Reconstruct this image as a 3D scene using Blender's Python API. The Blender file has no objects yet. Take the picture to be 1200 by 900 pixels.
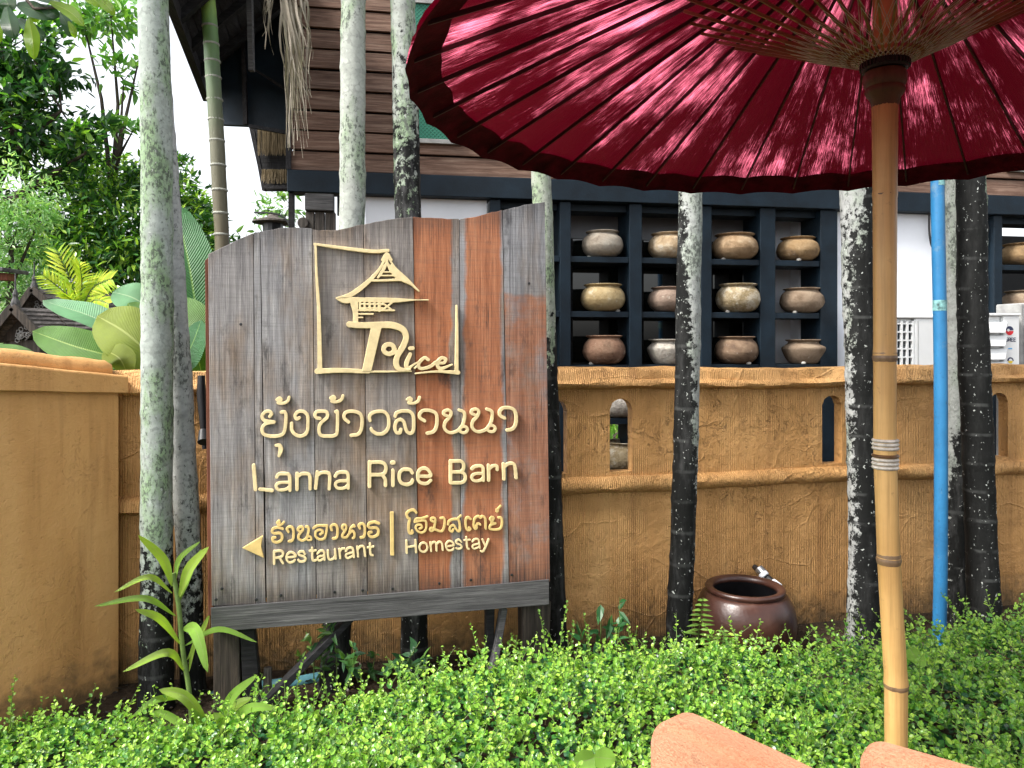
import bpy, bmesh, math, random
import numpy as np
from mathutils import Vector, Matrix
random.seed(7)
RNG = np.random.default_rng(11)
SC = bpy.context.scene
COL = SC.collection

# ------------------------------------------------------------------ camera, sky, sun, exposure
FOC, HOR, EYE = 880.0, 405.0, 1.7
cam = bpy.data.cameras.new("camera")
cam_o = bpy.data.objects.new("camera", cam)
COL.objects.link(cam_o)
cam_o.location = (0, 0, EYE)
cam_o.rotation_euler = (math.radians(90), 0, 0)
cam.sensor_width = 36
cam.lens = 36 * FOC / 1200
cam.shift_y = -(450 - HOR) / 1200
cam.clip_start, cam.clip_end = 0.05, 2000
SC.camera = cam_o

SUN_DIR = Vector((-0.90, -0.50, 1.22)).normalized()      # towards the sun
world = bpy.data.worlds.new("World")
SC.world = world
world.use_nodes = True
wn, wl = world.node_tree.nodes, world.node_tree.links
bg = wn["Background"]
sky = wn.new("ShaderNodeTexSky")
sky.sky_type = 'NISHITA'
sky.sun_disc = False
sky.sun_elevation = math.asin(SUN_DIR.z)
sky.sun_rotation = math.atan2(SUN_DIR.x, SUN_DIR.y)
sky.dust_density = 4.0
hs = wn.new("ShaderNodeHueSaturation")
hs.inputs["Saturation"].default_value = 0.22
wl.new(sky.outputs[0], hs.inputs["Color"])
wl.new(hs.outputs[0], bg.inputs[0])
bg.inputs[1].default_value = 0.13
sun = bpy.data.lights.new("sun", 'SUN')
sun.energy = 1.5
sun.angle = math.radians(12)
sun.color = (1.0, 0.95, 0.88)
sun_o = bpy.data.objects.new("sun", sun)
COL.objects.link(sun_o)
sun_o.location = (-4, -5, 9)
sun_o.rotation_euler = SUN_DIR.to_track_quat('Z', 'Y').to_euler()
SC.view_settings.view_transform = 'Standard'
SC.view_settings.look = 'None'
SC.view_settings.gamma = 1.0
SC.view_settings.use_curve_mapping = False
SC.view_settings.exposure = 1.72
SC.cycles.max_bounces = 8
SC.cycles.use_denoising = True

# ------------------------------------------------------------------ helpers
def P(px, py, d):
    return Vector(((px - 600) / FOC * d, d, EYE - (py - HOR) / FOC * d))

class Frame:
    """an upright plane through (0, Y0) running along (1, k); local x along it, y behind it, z up"""
    def __init__(s, Y0, k):
        s.Y0, s.k, s.s = Y0, k, math.sqrt(1 + k * k)
    def d(s, px, v=0.0):
        return (s.Y0 + v * s.s) / (1 - s.k * (px - 600) / FOC)
    def uv(s, px, py, v=0.0):
        d = s.d(px, v)
        X = (px - 600) / FOC * d
        return ((X + s.k * (d - s.Y0)) / s.s, v, EYE - (py - HOR) / FOC * d)
    def u(s, px, v=0.0):
        return s.uv(px, 405, v)[0]
    def world(s, u, v, z):
        e = (1 / s.s, s.k / s.s)
        return Vector((u * e[0] - v * e[1], s.Y0 + u * e[1] + v * e[0], z))
    def place(s, o):
        o.location = (0, s.Y0, 0)
        o.rotation_euler = (0, 0, math.atan(s.k))

WALL, SIGN, HOUSE = Frame(4.2, 0.22), Frame(3.61, 0.23), Frame(5.7, 0.165)

def tag(o, label=None, cat=None, group=None, kind=None):
    if label: o["label"] = label
    if cat: o["category"] = cat
    if group: o["group"] = group
    if kind: o["kind"] = kind
    return o

def empty(name, label=None, cat=None, group=None, loc=(0, 0, 0), rz=0.0, frame=None):
    o = bpy.data.objects.new(name, None)
    COL.objects.link(o)
    o.empty_display_size = 0.1
    o.location = loc
    o.rotation_euler = (0, 0, rz)
    if frame: frame.place(o)
    return tag(o, label, cat, group)

def link(name, me, parent=None, mat=None):
    o = bpy.data.objects.new(name, me)
    COL.objects.link(o)
    if mat is not None:
        me.materials.clear()
        me.materials.append(mat)
    if parent: o.parent = parent
    return o

def np_mesh(name, V, T, cols=None, smooth=False):
    me = bpy.data.meshes.new(name)
    V = np.asarray(V, dtype=np.float32); T = np.asarray(T, dtype=np.int32)
    me.vertices.add(len(V)); me.vertices.foreach_set("co", V.ravel())
    n, k = T.shape
    me.loops.add(n * k); me.loops.foreach_set("vertex_index", T.ravel())
    me.polygons.add(n)
    me.polygons.foreach_set("loop_start", np.arange(0, n * k, k, dtype=np.int32))
    me.polygons.foreach_set("loop_total", np.full(n, k, dtype=np.int32))
    me.polygons.foreach_set("use_smooth", np.full(n, smooth, dtype=bool))
    me.update(calc_edges=True)
    if cols is not None:
        a = me.attributes.new("tint", 'FLOAT_COLOR', 'POINT')
        c = np.ones((len(V), 4), dtype=np.float32); c[:, :3] = cols
        a.data.foreach_set("color", c.ravel())
    return me

class MB:
    def __init__(s): s.v, s.f = [], []
    def add(s, vs, fs):
        b = len(s.v); s.v += [tuple(x) for x in vs]; s.f += [tuple(i + b for i in f) for f in fs]
    def box(s, x0, x1, y0, y1, z0, z1):
        x0, x1 = sorted((x0, x1)); y0, y1 = sorted((y0, y1)); z0, z1 = sorted((z0, z1))
        s.add([(x0,y0,z0),(x1,y0,z0),(x1,y1,z0),(x0,y1,z0),(x0,y0,z1),(x1,y0,z1),(x1,y1,z1),(x0,y1,z1)],
              [(0,3,2,1),(4,5,6,7),(0,1,5,4),(1,2,6,5),(2,3,7,6),(3,0,4,7)])
        return s
    def bar(s, a, b, w, h, up=(0, 0, 1)):
        a, b = Vector(a), Vector(b); t = (b - a).normalized()
        side = t.cross(Vector(up)); side = side.normalized() if side.length > 1e-5 else Vector((1, 0, 0))
        n = side.cross(t).normalized()
        vs = [p + side * w / 2 * i + n * h / 2 * j for p in (a, b) for i, j in ((-1,-1),(1,-1),(1,1),(-1,1))]
        s.add(vs, [(0,1,2,3)[::-1],(4,5,6,7),(0,1,5,4),(1,2,6,5),(2,3,7,6),(3,0,4,7)])
        return s
    def tube(s, pts, rad, n=10, caps=True, wob=0.0):
        pts = [Vector(p) for p in pts]
        m = len(pts)
        if not hasattr(rad, '__len__'): rad = [rad] * m
        ref = None; rings = []
        for i, p in enumerate(pts):
            t = (pts[min(i + 1, m - 1)] - pts[max(i - 1, 0)]).normalized()
            if ref is None:
                ref = t.cross(Vector((0, 1, 0.01)))
                if ref.length < 0.1: ref = t.cross(Vector((1, 0, 0)))
            a = (ref - t * ref.dot(t)).normalized(); ref = a; b = t.cross(a)
            rings.append([p + (a * math.cos(q) + b * math.sin(q)) * rad[i] * (1 + wob * random.uniform(-1, 1))
                          for q in (2 * math.pi * j / n for j in range(n))])
        fs = []
        for i in range(m - 1):
            for j in range(n):
                k = (j + 1) % n
                fs.append((i*n+j, i*n+k, (i+1)*n+k, (i+1)*n+j))
        if caps: fs += [tuple(range(n))[::-1], tuple((m-1)*n + j for j in range(n))]
        s.add([v for r in rings for v in r], fs)
        return s
    def lathe(s, prof, n=24, c=(0, 0, 0), sx=1.0, sy=1.0, caps=True):
        vs = [(c[0] + r * math.cos(2*math.pi*j/n) * sx, c[1] + r * math.sin(2*math.pi*j/n) * sy, c[2] + z) for r, z in prof for j in range(n)]
        fs = []
        for i in range(len(prof) - 1):
            for j in range(n):
                k = (j + 1) % n
                fs.append((i*n+j, i*n+k, (i+1)*n+k, (i+1)*n+j))
        if caps and prof[0][0] > 1e-4: fs.append(tuple(range(n))[::-1])
        if caps and prof[-1][0] > 1e-4: fs.append(tuple((len(prof)-1)*n + j for j in range(n)))
        s.add(vs, fs)
        return s
    def prism(s, poly, y0, y1):
        n = len(poly)
        s.add([(x, y0, z) for x, z in poly] + [(x, y1, z) for x, z in poly],
              [tuple(range(n)), tuple(range(n, 2*n))[::-1]] + [(i, i+n, (i+1) % n + n, (i+1) % n) for i in range(n)])
        return s
    def build(s, name, mat, parent=None, smooth=False, bevel=0, seg=1):
        me = bpy.data.meshes.new(name)
        me.from_pydata(s.v, [], s.f)
        bm = bmesh.new(); bm.from_mesh(me)
        bmesh.ops.recalc_face_normals(bm, faces=bm.faces)
        if bevel:
            es = [e for e in bm.edges if len(e.link_faces) == 2 and e.calc_face_angle(0) > 0.5]
            bmesh.ops.bevel(bm, geom=es, offset=bevel, segments=seg, affect='EDGES', clamp_overlap=True)
        bm.to_mesh(me); bm.free()
        me.polygons.foreach_set("use_smooth", [smooth] * len(me.polygons))
        if smooth:
            try: me.set_sharp_from_angle(angle=math.radians(50))
            except Exception: pass
        return link(name, me, parent, mat)

def smooth_path(pts, n=6):
    """Catmull-Rom through points of any dimension"""
    A = [np.array(p, float) for p in pts]
    if len(A) < 3: return [tuple(a) for a in A]
    A = [2*A[0]-A[1]] + A + [2*A[-1]-A[-2]]
    out = []
    for i in range(1, len(A) - 2):
        p0, p1, p2, p3 = A[i-1:i+3]
        for j in range(n):
            t = j / n
            out.append(tuple(0.5*((2*p1)+(-p0+p2)*t+(2*p0-5*p1+4*p2-p3)*t*t+(-p0+3*p1-3*p2+p3)*t**3)))
    out.append(tuple(A[-2]))
    return out

# ------------------------------------------------------------------ materials
class NT:
    def __init__(s, name):
        s.m = bpy.data.materials.new(name); s.m.use_nodes = True
        s.n, s.l = s.m.node_tree.nodes, s.m.node_tree.links
        s.b = s.n["Principled BSDF"]; s.out = s.n["Material Output"]
    def add(s, typ, ins=None, **props):
        nd = s.n.new("ShaderNode" + typ)
        for k, v in props.items(): setattr(nd, k, v)
        for k, v in (ins or {}).items(): s.set(nd.inputs[k], v)
        return nd
    def set(s, sock, v):
        if hasattr(v, "outputs"): v = v.outputs[0]
        if hasattr(v, "is_output"): s.l.new(v, sock)
        elif isinstance(v, (tuple, list)) and sock.type == 'RGBA': sock.default_value = tuple(v) + (1,) * (4 - len(v))
        else: sock.default_value = v
    def coord(s, scale=(1, 1, 1), kind="Object", rand=False):
        tc = s.add("TexCoord")
        v = tc.outputs[kind]
        if rand:
            oi = s.add("ObjectInfo")
            mu = s.add("Math", {0: oi.outputs["Random"], 1: 37.0}, operation='MULTIPLY')
            v = s.add("VectorMath", {0: v, 1: mu}, operation='ADD').outputs[0]
        return s.add("Mapping", {0: v, 3: scale}).outputs[0]
    def noise(s, vec, scale, detail=5, rough=0.6, dist=0.0):
        return s.add("TexNoise", {"Vector": vec, "Scale": scale, "Detail": detail, "Roughness": rough, "Distortion": dist}).outputs[0]
    def ramp(s, fac, stops):
        r = s.add("ValToRGB", {0: fac})
        cr = r.color_ramp
        while len(cr.elements) < len(stops): cr.elements.new(0.5)
        for e, (p, c) in zip(cr.elements, stops):
            e.position = p
            c = (c, c, c) if not hasattr(c, '__len__') else c
            e.color = tuple(c) + (1,)
        return r.outputs[0]
    def mix(s, f, a, b, typ='MIX'):
        m = s.add("Mix", data_type='RGBA', blend_type=typ)
        s.set(m.inputs[0], f); s.set(m.inputs[6], a); s.set(m.inputs[7], b)
        return m.outputs[2]
    def math(s, op, a, b=0.0, clamp=False):
        m = s.add("Math", {0: a, 1: b}, operation=op); m.use_clamp = clamp
        return m.outputs[0]
    def sep(s, vec): return s.add("SeparateXYZ", {0: vec}).outputs
    def rnd(s): return s.add("ObjectInfo").outputs["Random"]
    def bump(s, h, dist=0.01, strength=1.0, prev=None):
        b = s.add("Bump", {"Height": h, "Distance": dist, "Strength": strength})
        if prev: s.l.new(prev, b.inputs["Normal"])
        return b.outputs[0]
    def done(s, color=None, rough=None, normal=None, spec=None, metal=None):
        for k, v in (("Base Color", color), ("Roughness", rough), ("Normal", normal), ("Specular IOR Level", spec), ("Metallic", metal)):
            if v is not None: s.set(s.b.inputs[k], v)
        return s.m

def m_plain(name, c, rough=0.6, var=0.12, scale=8, bump=0.002, spec=0.4):
    t = NT(name); v = t.coord(rand=True)
    n = t.noise(v, scale, 6)
    d = tuple(x * (1 - var * 2.2) for x in c); l = tuple(min(1, x * (1 + var)) for x in c)
    return t.done(t.ramp(n, [(0.3, d), (0.7, l)]), rough, t.bump(t.noise(v, scale * 9, 4), bump), spec)

def m_wood(name, dark, mid, light, axis=0, rough=0.75, crack=0.5, ring=1.0, rnd_var=0.5, spec=0.25):
    """weathered board: grain along the local axis"""
    t = NT(name)
    st = [14.0, 14.0, 14.0]; st[axis] = 0.9
    v = t.coord(tuple(st), rand=True)
    g = t.noise(v, 3.0 * ring, 9, 0.68, 0.6)
    st2 = [95.0, 95.0, 95.0]; st2[axis] = 1.6
    f = t.noise(t.coord(tuple(st2), rand=True), 1.6, 5, 0.65)
    broad = t.noise(t.coord((2.2, 2.2, 2.2), rand=True), 1.3, 4)
    c = t.ramp(g, [(0.25, dark), (0.48, mid), (0.72, light)])
    c = t.mix(t.math('MULTIPLY', t.ramp(f, [(0.3, 1), (0.52, 0)]), crack), c, tuple(x * 0.35 for x in dark))
    c = t.mix(0.55, c, t.ramp(broad, [(0.3, 0.45), (0.7, 1.0)]), 'MULTIPLY')
    if rnd_var:
        c = t.mix(rnd_var, c, t.ramp(t.rnd(), [(0.0, (0.62, 0.60, 0.60)), (0.5, (0.95, 0.85, 0.78)), (1.0, (1, 1, 1))]), 'MULTIPLY')
    nb = t.bump(t.math('ADD', t.math('MULTIPLY', g, 0.5), f), 0.0035)
    return t.done(c, rough, nb, spec)

def m_sign_plank(name, mode, seed=0.0):
    """grey weathered plank; mode adds remains of orange varnish"""
    t = NT(name)
    st = t.coord((15, 15, 0.8), rand=True)
    g = t.noise(st, 3.0, 10, 0.72, 0.5)
    f = t.noise(t.coord((110, 110, 1.5), rand=True), 1.5, 5, 0.7)
    cross = t.noise(t.coord((6, 6, 170), rand=True), 1.0, 3, 0.6)     # fine saw marks across the board
    b = t.noise(t.coord((5, 5, 1.7), rand=True), 1.2, 6, 0.6)
    grey = t.ramp(g, [(0.20, (0.085, 0.083, 0.085)), (0.45, (0.225, 0.222, 0.23)), (0.72, (0.43, 0.425, 0.425))])
    brown = t.ramp(g, [(0.25, (0.08, 0.058, 0.042)), (0.5, (0.24, 0.18, 0.13)), (0.75, (0.38, 0.30, 0.23))])
    c = t.mix(t.ramp(b, [(0.44, 0), (0.64, 0.8)]), grey, brown)
    if mode != 'grey':
        orange = t.ramp(g, [(0.22, (0.20, 0.070, 0.032)), (0.5, (0.39, 0.150, 0.072)), (0.75, (0.52, 0.25, 0.135))])
        gx = t.sep(t.coord((1, 1, 1), kind="Generated"))
        wob = t.math('MULTIPLY', t.math('SUBTRACT', t.noise(t.coord((3, 3, 2.2), rand=True), 1.6, 6, 0.6), 0.5), 0.40)
        x = t.math('ADD', gx[0], wob)
        if mode == 'orange_left':
            mk = t.ramp(x, [(0.76, 1), (0.82, 0)])
        elif mode == 'orange_mid':
            mk = t.math('MULTIPLY', t.ramp(x, [(0.06, 0), (0.13, 1)]), t.ramp(x, [(0.82, 1), (0.90, 0)]))
        else:
            zz = t.math('ADD', gx[2], t.math('MULTIPLY', wob, 0.12))
            mk = t.math('MULTIPLY', t.ramp(zz, [(0.755, 1), (0.765, 0)]), t.ramp(t.noise(t.coord((2.5, 2.5, 2.3), rand=True), 1.5, 6, 0.7), [(0.36, 0.2), (0.52, 0.85)]))
        c = t.mix(mk, c, orange)
    c = t.mix(t.ramp(f, [(0.28, 0.85), (0.40, 0)]), c, (0.025, 0.022, 0.02))
    c = t.mix(t.ramp(cross, [(0.35, 0.22), (0.55, 0)]), c, (0.09, 0.085, 0.08))
    gz = t.sep(t.coord((1, 1, 1), kind="Generated"))[2]
    edge = t.math('ADD', gz, t.math('MULTIPLY', t.math('SUBTRACT', f, 0.5), 0.25))
    c = t.mix(t.ramp(edge, [(0.0, 0.75), (0.07, 0.0), (0.93, 0.0), (1.0, 0.55)]), c, (0.03, 0.028, 0.028))
    stain = t.noise(t.coord((7, 7, 2.5), rand=True), 1.8, 7, 0.7)
    c = t.mix(t.ramp(stain, [(0.56, 0), (0.70, 0.75)]), c, (0.035, 0.033, 0.035))
    c = t.mix(0.8, c, t.ramp(t.rnd(), [(0, (0.62, 0.64, 0.68)), (0.5, (1, 1, 1)), (1, (0.86, 0.76, 0.66))]), 'MULTIPLY')
    h = t.math('ADD', t.math('MULTIPLY', g, 0.6), t.math('ADD', f, t.math('MULTIPLY', cross, 0.25)))
    return t.done(c, 0.72, t.bump(h, 0.004), 0.25)

def m_stucco(name="ochre_stucco", kc=1.0, kl=1.0, kr=1.0):
    t = NT(name)
    v = t.coord()
    comb = t.add("TexWave", {"Vector": t.coord((1, 1, 0.05)), "Scale": 26.0, "Distortion": 3.0, "Detail": 4, "Detail Scale": 2.5}, wave_type='BANDS', bands_direction='X').outputs[1]
    combm = t.ramp(t.noise(v, 1.4, 3), [(0.38, 0.1), (0.52, 1.0)])
    lumps = t.noise(v, 14, 7, 0.62, 0.4)
    vo = t.add("TexVoronoi", {"Vector": t.mix(0.16, v, t.add("TexNoise", {"Vector": v, "Scale": 2.5, "Detail": 3}).outputs[1]), "Scale": 3.6}, feature='DISTANCE_TO_EDGE').outputs[0]
    ridge = t.math('MULTIPLY', t.ramp(vo, [(0.0, 1), (0.012, 0.4), (0.03, 0)]), t.ramp(t.noise(v, 1.9, 3), [(0.48, 0), (0.6, 1)]))
    pits = t.ramp(t.noise(v, 42, 3, 0.5), [(0.25, 0), (0.36, 1)])
    fine = t.noise(v, 120, 4, 0.6)
    h = t.math('ADD', t.math('MULTIPLY', t.math('MULTIPLY', comb, combm), 0.20 * kc), t.math('MULTIPLY', lumps, 0.8 * kl))
    h = t.math('ADD', h, t.math('ADD', t.math('MULTIPLY', ridge, 0.28 * kr), t.math('MULTIPLY', pits, 0.32 * kl)))
    h = t.math('ADD', h, t.math('MULTIPLY', fine, 0.10))
    flake = t.noise(v, 5.5, 8, 0.62, 0.6)
    st_ = t.ramp(flake, [(0.40, 0), (0.412, 0.5), (0.50, 0.55), (0.512, 0.9), (0.60, 0.9), (0.608, 1.0)])
    h = t.math('ADD', h, t.math('MULTIPLY', st_, 0.34 * kr))
    crk = t.noise(t.coord((1, 1, 0.6)), 10, 5, 0.6, 1.2)
    cr_ = t.ramp(t.math('ABSOLUTE', t.math('SUBTRACT', crk, 0.5)), [(0.0, 1), (0.010, 0)])
    crm = t.math('MULTIPLY', cr_, t.ramp(t.noise(v, 2.2, 4), [(0.52, 0), (0.60, 1)]))
    h = t.math('SUBTRACT', h, t.math('MULTIPLY', crm, 0.4 * kr))
    n = t.noise(t.coord((1.6, 1.6, 0.35)), 2.0, 6, 0.6)
    c = t.ramp(n, [(0.28, (0.40, 0.205, 0.066)), (0.5, (0.55, 0.295, 0.105)), (0.74, (0.64, 0.375, 0.150))])
    c = t.mix(t.ramp(t.noise(v, 9, 6, 0.7), [(0.56, 0), (0.8, 0.4)]), c, (0.60, 0.37, 0.16))
    c = t.mix(t.ramp(t.noise(v, 26, 5, 0.7), [(0.28, 0.5), (0.42, 0)]), c, (0.22, 0.10, 0.03))
    drip = t.noise(t.coord((9, 9, 0.5)), 1.3, 4, 0.6)
    c = t.mix(t.ramp(drip, [(0.54, 0), (0.74, 0.55)]), c, (0.25, 0.115, 0.035))
    c = t.mix(t.math('MULTIPLY', crm, 0.55 * kr), c, (0.14, 0.07, 0.02))
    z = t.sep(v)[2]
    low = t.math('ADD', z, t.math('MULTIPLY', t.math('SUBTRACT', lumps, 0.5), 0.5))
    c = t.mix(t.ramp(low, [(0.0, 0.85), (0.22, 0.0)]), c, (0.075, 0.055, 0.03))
    return t.done(c, 0.62, t.bump(h, 0.02, 1.0), 0.35)

def m_trunk(name, zb, soft, pale, pale_amt, moss=0.3, speck=0.5, dark=(0.009, 0.0095, 0.009), flank=0.0, grey=0.32):
    """palm bark: pale lichen above height zb, black below, in patches; flank = side the lichen prefers"""
    t = NT(name)
    v = t.coord((1, 1, 0.45), rand=True); w = t.coord((1, 1, 1), rand=True)
    z = t.sep(t.coord((1, 1, 1)))[2]
    big = t.noise(v, 7, 6, 0.65)
    patch = t.noise(w, 24, 7, 0.72)
    vor = t.add("TexVoronoi", {"Vector": w, "Scale": 42.0}).outputs[0]
    hz = t.math('ADD', z, t.math('MULTIPLY', t.math('SUBTRACT', big, 0.5), 1.8))
    m = t.add("MapRange", {0: hz, 1: zb - soft, 2: zb + soft, 3: 0.0, 4: pale_amt}).outputs[0]
    m = t.math('ADD', m, t.math('MULTIPLY', t.math('SUBTRACT', patch, 0.5), 1.4))
    if flank:
        m = t.math('ADD', m, t.math('MULTIPLY', t.sep(t.add("NewGeometry").outputs["Normal"])[0], flank))
    mk = t.ramp(m, [(0.43, 0), (0.49, 1)])
    p = t.ramp(patch, [(0.3, tuple(x * 0.62 for x in pale)), (0.7, pale)])
    p = t.mix(t.ramp(big, [(0.48, 0), (0.62, moss)]), p, (0.22, 0.35, 0.16))
    fk = t.math('ADD', t.noise(t.coord((1, 1, 0.6), rand=True), 62, 5, 0.7), t.math('MULTIPLY', t.math('SUBTRACT', big, 0.5), 0.7))
    p = t.mix(t.ramp(fk, [(0.545, 0), (0.64, 0.8)]), p, (0.06, 0.065, 0.06))
    p = t.mix(t.math('MULTIPLY', t.ramp(t.math('ADD', vor, t.math('MULTIPLY', patch, 0.4)), [(0.78, 0), (0.95, 0.55)]), t.ramp(patch, [(0.40, 0), (0.6, 1)])), p, tuple(x * 0.35 for x in pale))
    dk = t.ramp(t.noise(t.coord((1, 1, 0.25), rand=True), 19, 7, 0.7), [(0.48, dark), (0.76, tuple(x + grey * (0.17 - x) for x in dark))])
    c = t.mix(mk, dk, p)
    vn = t.add("TexVoronoi", {"Vector": t.mix(0.03, t.coord((1, 1, 0.7), rand=True), t.add("TexNoise", {"Vector": w, "Scale": 60.0, "Detail": 3}).outputs[1]), "Scale": 70.0})
    spots = t.math('MULTIPLY', t.ramp(t.math('ADD', vn.outputs[0], t.math('MULTIPLY', t.sep(vn.outputs[1])[1], 0.28)), [(0.26, 1), (0.36, 0)]), t.ramp(t.math('ADD', t.sep(vn.outputs[1])[0], t.math('MULTIPLY', big, 0.3)), [(1.02 - 0.17 * speck, 0), (1.04 - 0.17 * speck, 0.85)]))
    c = t.mix(spots, c, (0.50, 0.53, 0.50))
    ring = t.add("TexWave", {"Vector": t.coord((1, 1, 1)), "Scale": 1.85, "Distortion": 1.2, "Detail": 2}, wave_type='BANDS', bands_direction='Z').outputs[1]
    c = t.mix(t.math('MULTIPLY', t.ramp(ring, [(0.0, 0.3), (0.05, 0)]), t.ramp(t.noise(w, 9, 4), [(0.45, 0), (0.6, 1)])), c, (0.13, 0.135, 0.13))
    h = t.math('ADD', t.math('MULTIPLY', patch, 0.6), t.math('ADD', t.math('MULTIPLY', mk, 0.35), t.math('MULTIPLY', spots, 0.4)))
    return t.done(c, 0.72, t.bump(h, 0.006), 0.12)

def m_leaf(name, rough=0.38, trans=0.35, spec=0.5, tint=None):
    t = NT(name)
    a = t.add("Attribute", attribute_name="tint").outputs[0] if tint is None else None
    if tint is not None:
        v = t.coord((1, 1, 1), rand=True)
        a = t.ramp(t.noise(v, 9, 5), [(0.3, tuple(x * 0.7 for x in tint)), (0.7, tuple(x * 1.15 for x in tint))])
    t.done(a, rough, None, spec)
    tr = t.add("BsdfTranslucent", {0: t.mix(1.0, a, (1.0, 1.15, 0.45), 'MULTIPLY')})
    mx = t.add("MixShader", {0: trans, 1: t.b.outputs[0], 2: tr})
    t.l.new(mx.outputs[0], t.out.inputs[0])
    return t.m

def m_big_leaf(name, tint, vein=(0.45, 0.55, 0.2), trans=0.4, rough=0.35):
    """long leaf blade with cross veins; local x runs along the leaf, y across (Generated)"""
    t = NT(name)
    uvn = t.add("UVMap").outputs[0]
    s = t.sep(uvn)
    cv = t.add("TexWave", {"Vector": t.add("CombineXYZ", {0: t.math('ADD', s[0], t.math('MULTIPLY', t.math('ABSOLUTE', t.math('SUBTRACT', s[1], 0.5)), -0.30))}), "Scale": 17.0, "Distortion": 0.6, "Detail": 2}, bands_direction='X').outputs[1]
    v = t.coord(rand=True)
    c = t.ramp(t.noise(v, 5, 5), [(0.3, tuple(x * 0.72 for x in tint)), (0.72, tuple(x * 1.2 for x in tint))])
    c = t.mix(t.ramp(cv, [(0.0, 0.3), (0.25, 0)]), c, tuple(x * 1.6 for x in tint))
    mid = t.ramp(t.math('ABSOLUTE', t.math('SUBTRACT', s[1], 0.5)), [(0.012, 1), (0.022, 0)])
    c = t.mix(mid, c, vein)
    t.done(c, rough, t.bump(cv, 0.003), 0.5)
    tr = t.add("BsdfTranslucent", {0: t.mix(1.0, c, (1.1, 1.2, 0.35), 'MULTIPLY')})
    mx = t.add("MixShader", {0: trans, 1: t.b.outputs[0], 2: tr})
    t.l.new(mx.outputs[0], t.out.inputs[0])
    return t.m

def m_bamboo(name, a, b, axis=2, rough=0.42):
    t = NT(name)
    st = [30.0, 30.0, 30.0]; st[axis] = 1.0
    f = t.noise(t.coord(tuple(st), rand=True), 2.0, 6, 0.65)
    g = t.noise(t.coord((2, 2, 2), rand=True), 1.6, 5, 0.6)
    c = t.mix(t.ramp(g, [(0.35, 0), (0.65, 1)]), a, b)
    c = t.mix(t.ramp(f, [(0.3, 0.55), (0.55, 0)]), c, tuple(x * 0.45 for x in b))
    c = t.mix(t.ramp(t.noise(t.coord((9, 9, 9), rand=True), 3, 6, 0.7), [(0.62, 0), (0.75, 0.6)]), c, (0.10, 0.07, 0.04))
    return t.done(c, rough, t.bump(f, 0.0015), 0.45)

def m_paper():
    """lacquered red paper: brush-laid paint, thin in fine streaks from the crown, with glow and glints painted into their colour"""
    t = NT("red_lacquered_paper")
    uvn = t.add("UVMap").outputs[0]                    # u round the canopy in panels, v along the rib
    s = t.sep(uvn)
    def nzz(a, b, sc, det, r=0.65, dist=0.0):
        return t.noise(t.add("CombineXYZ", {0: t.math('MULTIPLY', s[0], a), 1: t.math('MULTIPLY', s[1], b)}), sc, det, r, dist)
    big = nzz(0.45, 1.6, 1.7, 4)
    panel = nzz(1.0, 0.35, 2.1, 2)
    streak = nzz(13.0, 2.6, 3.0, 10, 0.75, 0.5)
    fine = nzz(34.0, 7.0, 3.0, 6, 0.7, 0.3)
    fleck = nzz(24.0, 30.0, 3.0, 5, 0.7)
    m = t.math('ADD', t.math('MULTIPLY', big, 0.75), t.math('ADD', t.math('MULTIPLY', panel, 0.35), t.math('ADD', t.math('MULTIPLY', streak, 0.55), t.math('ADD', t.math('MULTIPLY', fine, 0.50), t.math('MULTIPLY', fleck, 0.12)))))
    thin_glow = t.add("MapRange", {0: m, 1: 1.18, 2: 1.315, 3: 0.0, 4: 1.0}).outputs[0]
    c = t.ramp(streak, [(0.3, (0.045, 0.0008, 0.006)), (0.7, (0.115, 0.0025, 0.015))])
    c = t.mix(t.math('POWER', thin_glow, 1.3), c, (0.74, 0.09, 0.17))  # light through thin paint, put into the colour as pink
    pale = t.math('MULTIPLY', thin_glow, t.math('ADD', fine, t.math('MULTIPLY', fleck, 0.35)))
    c = t.mix(t.ramp(pale, [(0.48, 0), (0.66, 0.95)]), c, (0.88, 0.66, 0.70))  # near-white glints painted along the streaks
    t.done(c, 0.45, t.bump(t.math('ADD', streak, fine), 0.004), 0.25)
    tc = t.mix(thin_glow, (0.075, 0.0008, 0.006), (1.0, 0.20, 0.32))
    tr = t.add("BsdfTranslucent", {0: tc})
    mx = t.add("MixShader", {0: t.math('ADD', t.math('MULTIPLY', thin_glow, 0.40), 0.35), 1: t.b.outputs[0], 2: tr})
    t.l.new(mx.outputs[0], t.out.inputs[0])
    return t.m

def m_pot(name, base, dark, pale, crust=0.3):
    t = NT(name); v = t.coord(rand=True)
    n = t.noise(v, 9, 7, 0.65, 0.5); f = t.noise(v, 60, 5, 0.65)
    c = t.ramp(n, [(0.28, dark), (0.5, base), (0.75, pale)])
    c = t.mix(t.ramp(t.noise(v, 5, 5), [(0.60, 0), (0.70, 0.75)]), c, tuple(x * 0.3 for x in dark))
    c = t.mix(t.ramp(t.math('ADD', t.noise(v, 16, 6, 0.7), t.math('MULTIPLY', f, 0.2)), [(0.74 - 0.2 * crust, 0), (0.84 - 0.2 * crust, 0.6)]), c, (0.52, 0.48, 0.40))
    return t.done(c, 0.92, t.bump(t.math('ADD', n, f), 0.004 + 0.01 * crust), 0.08)

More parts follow.
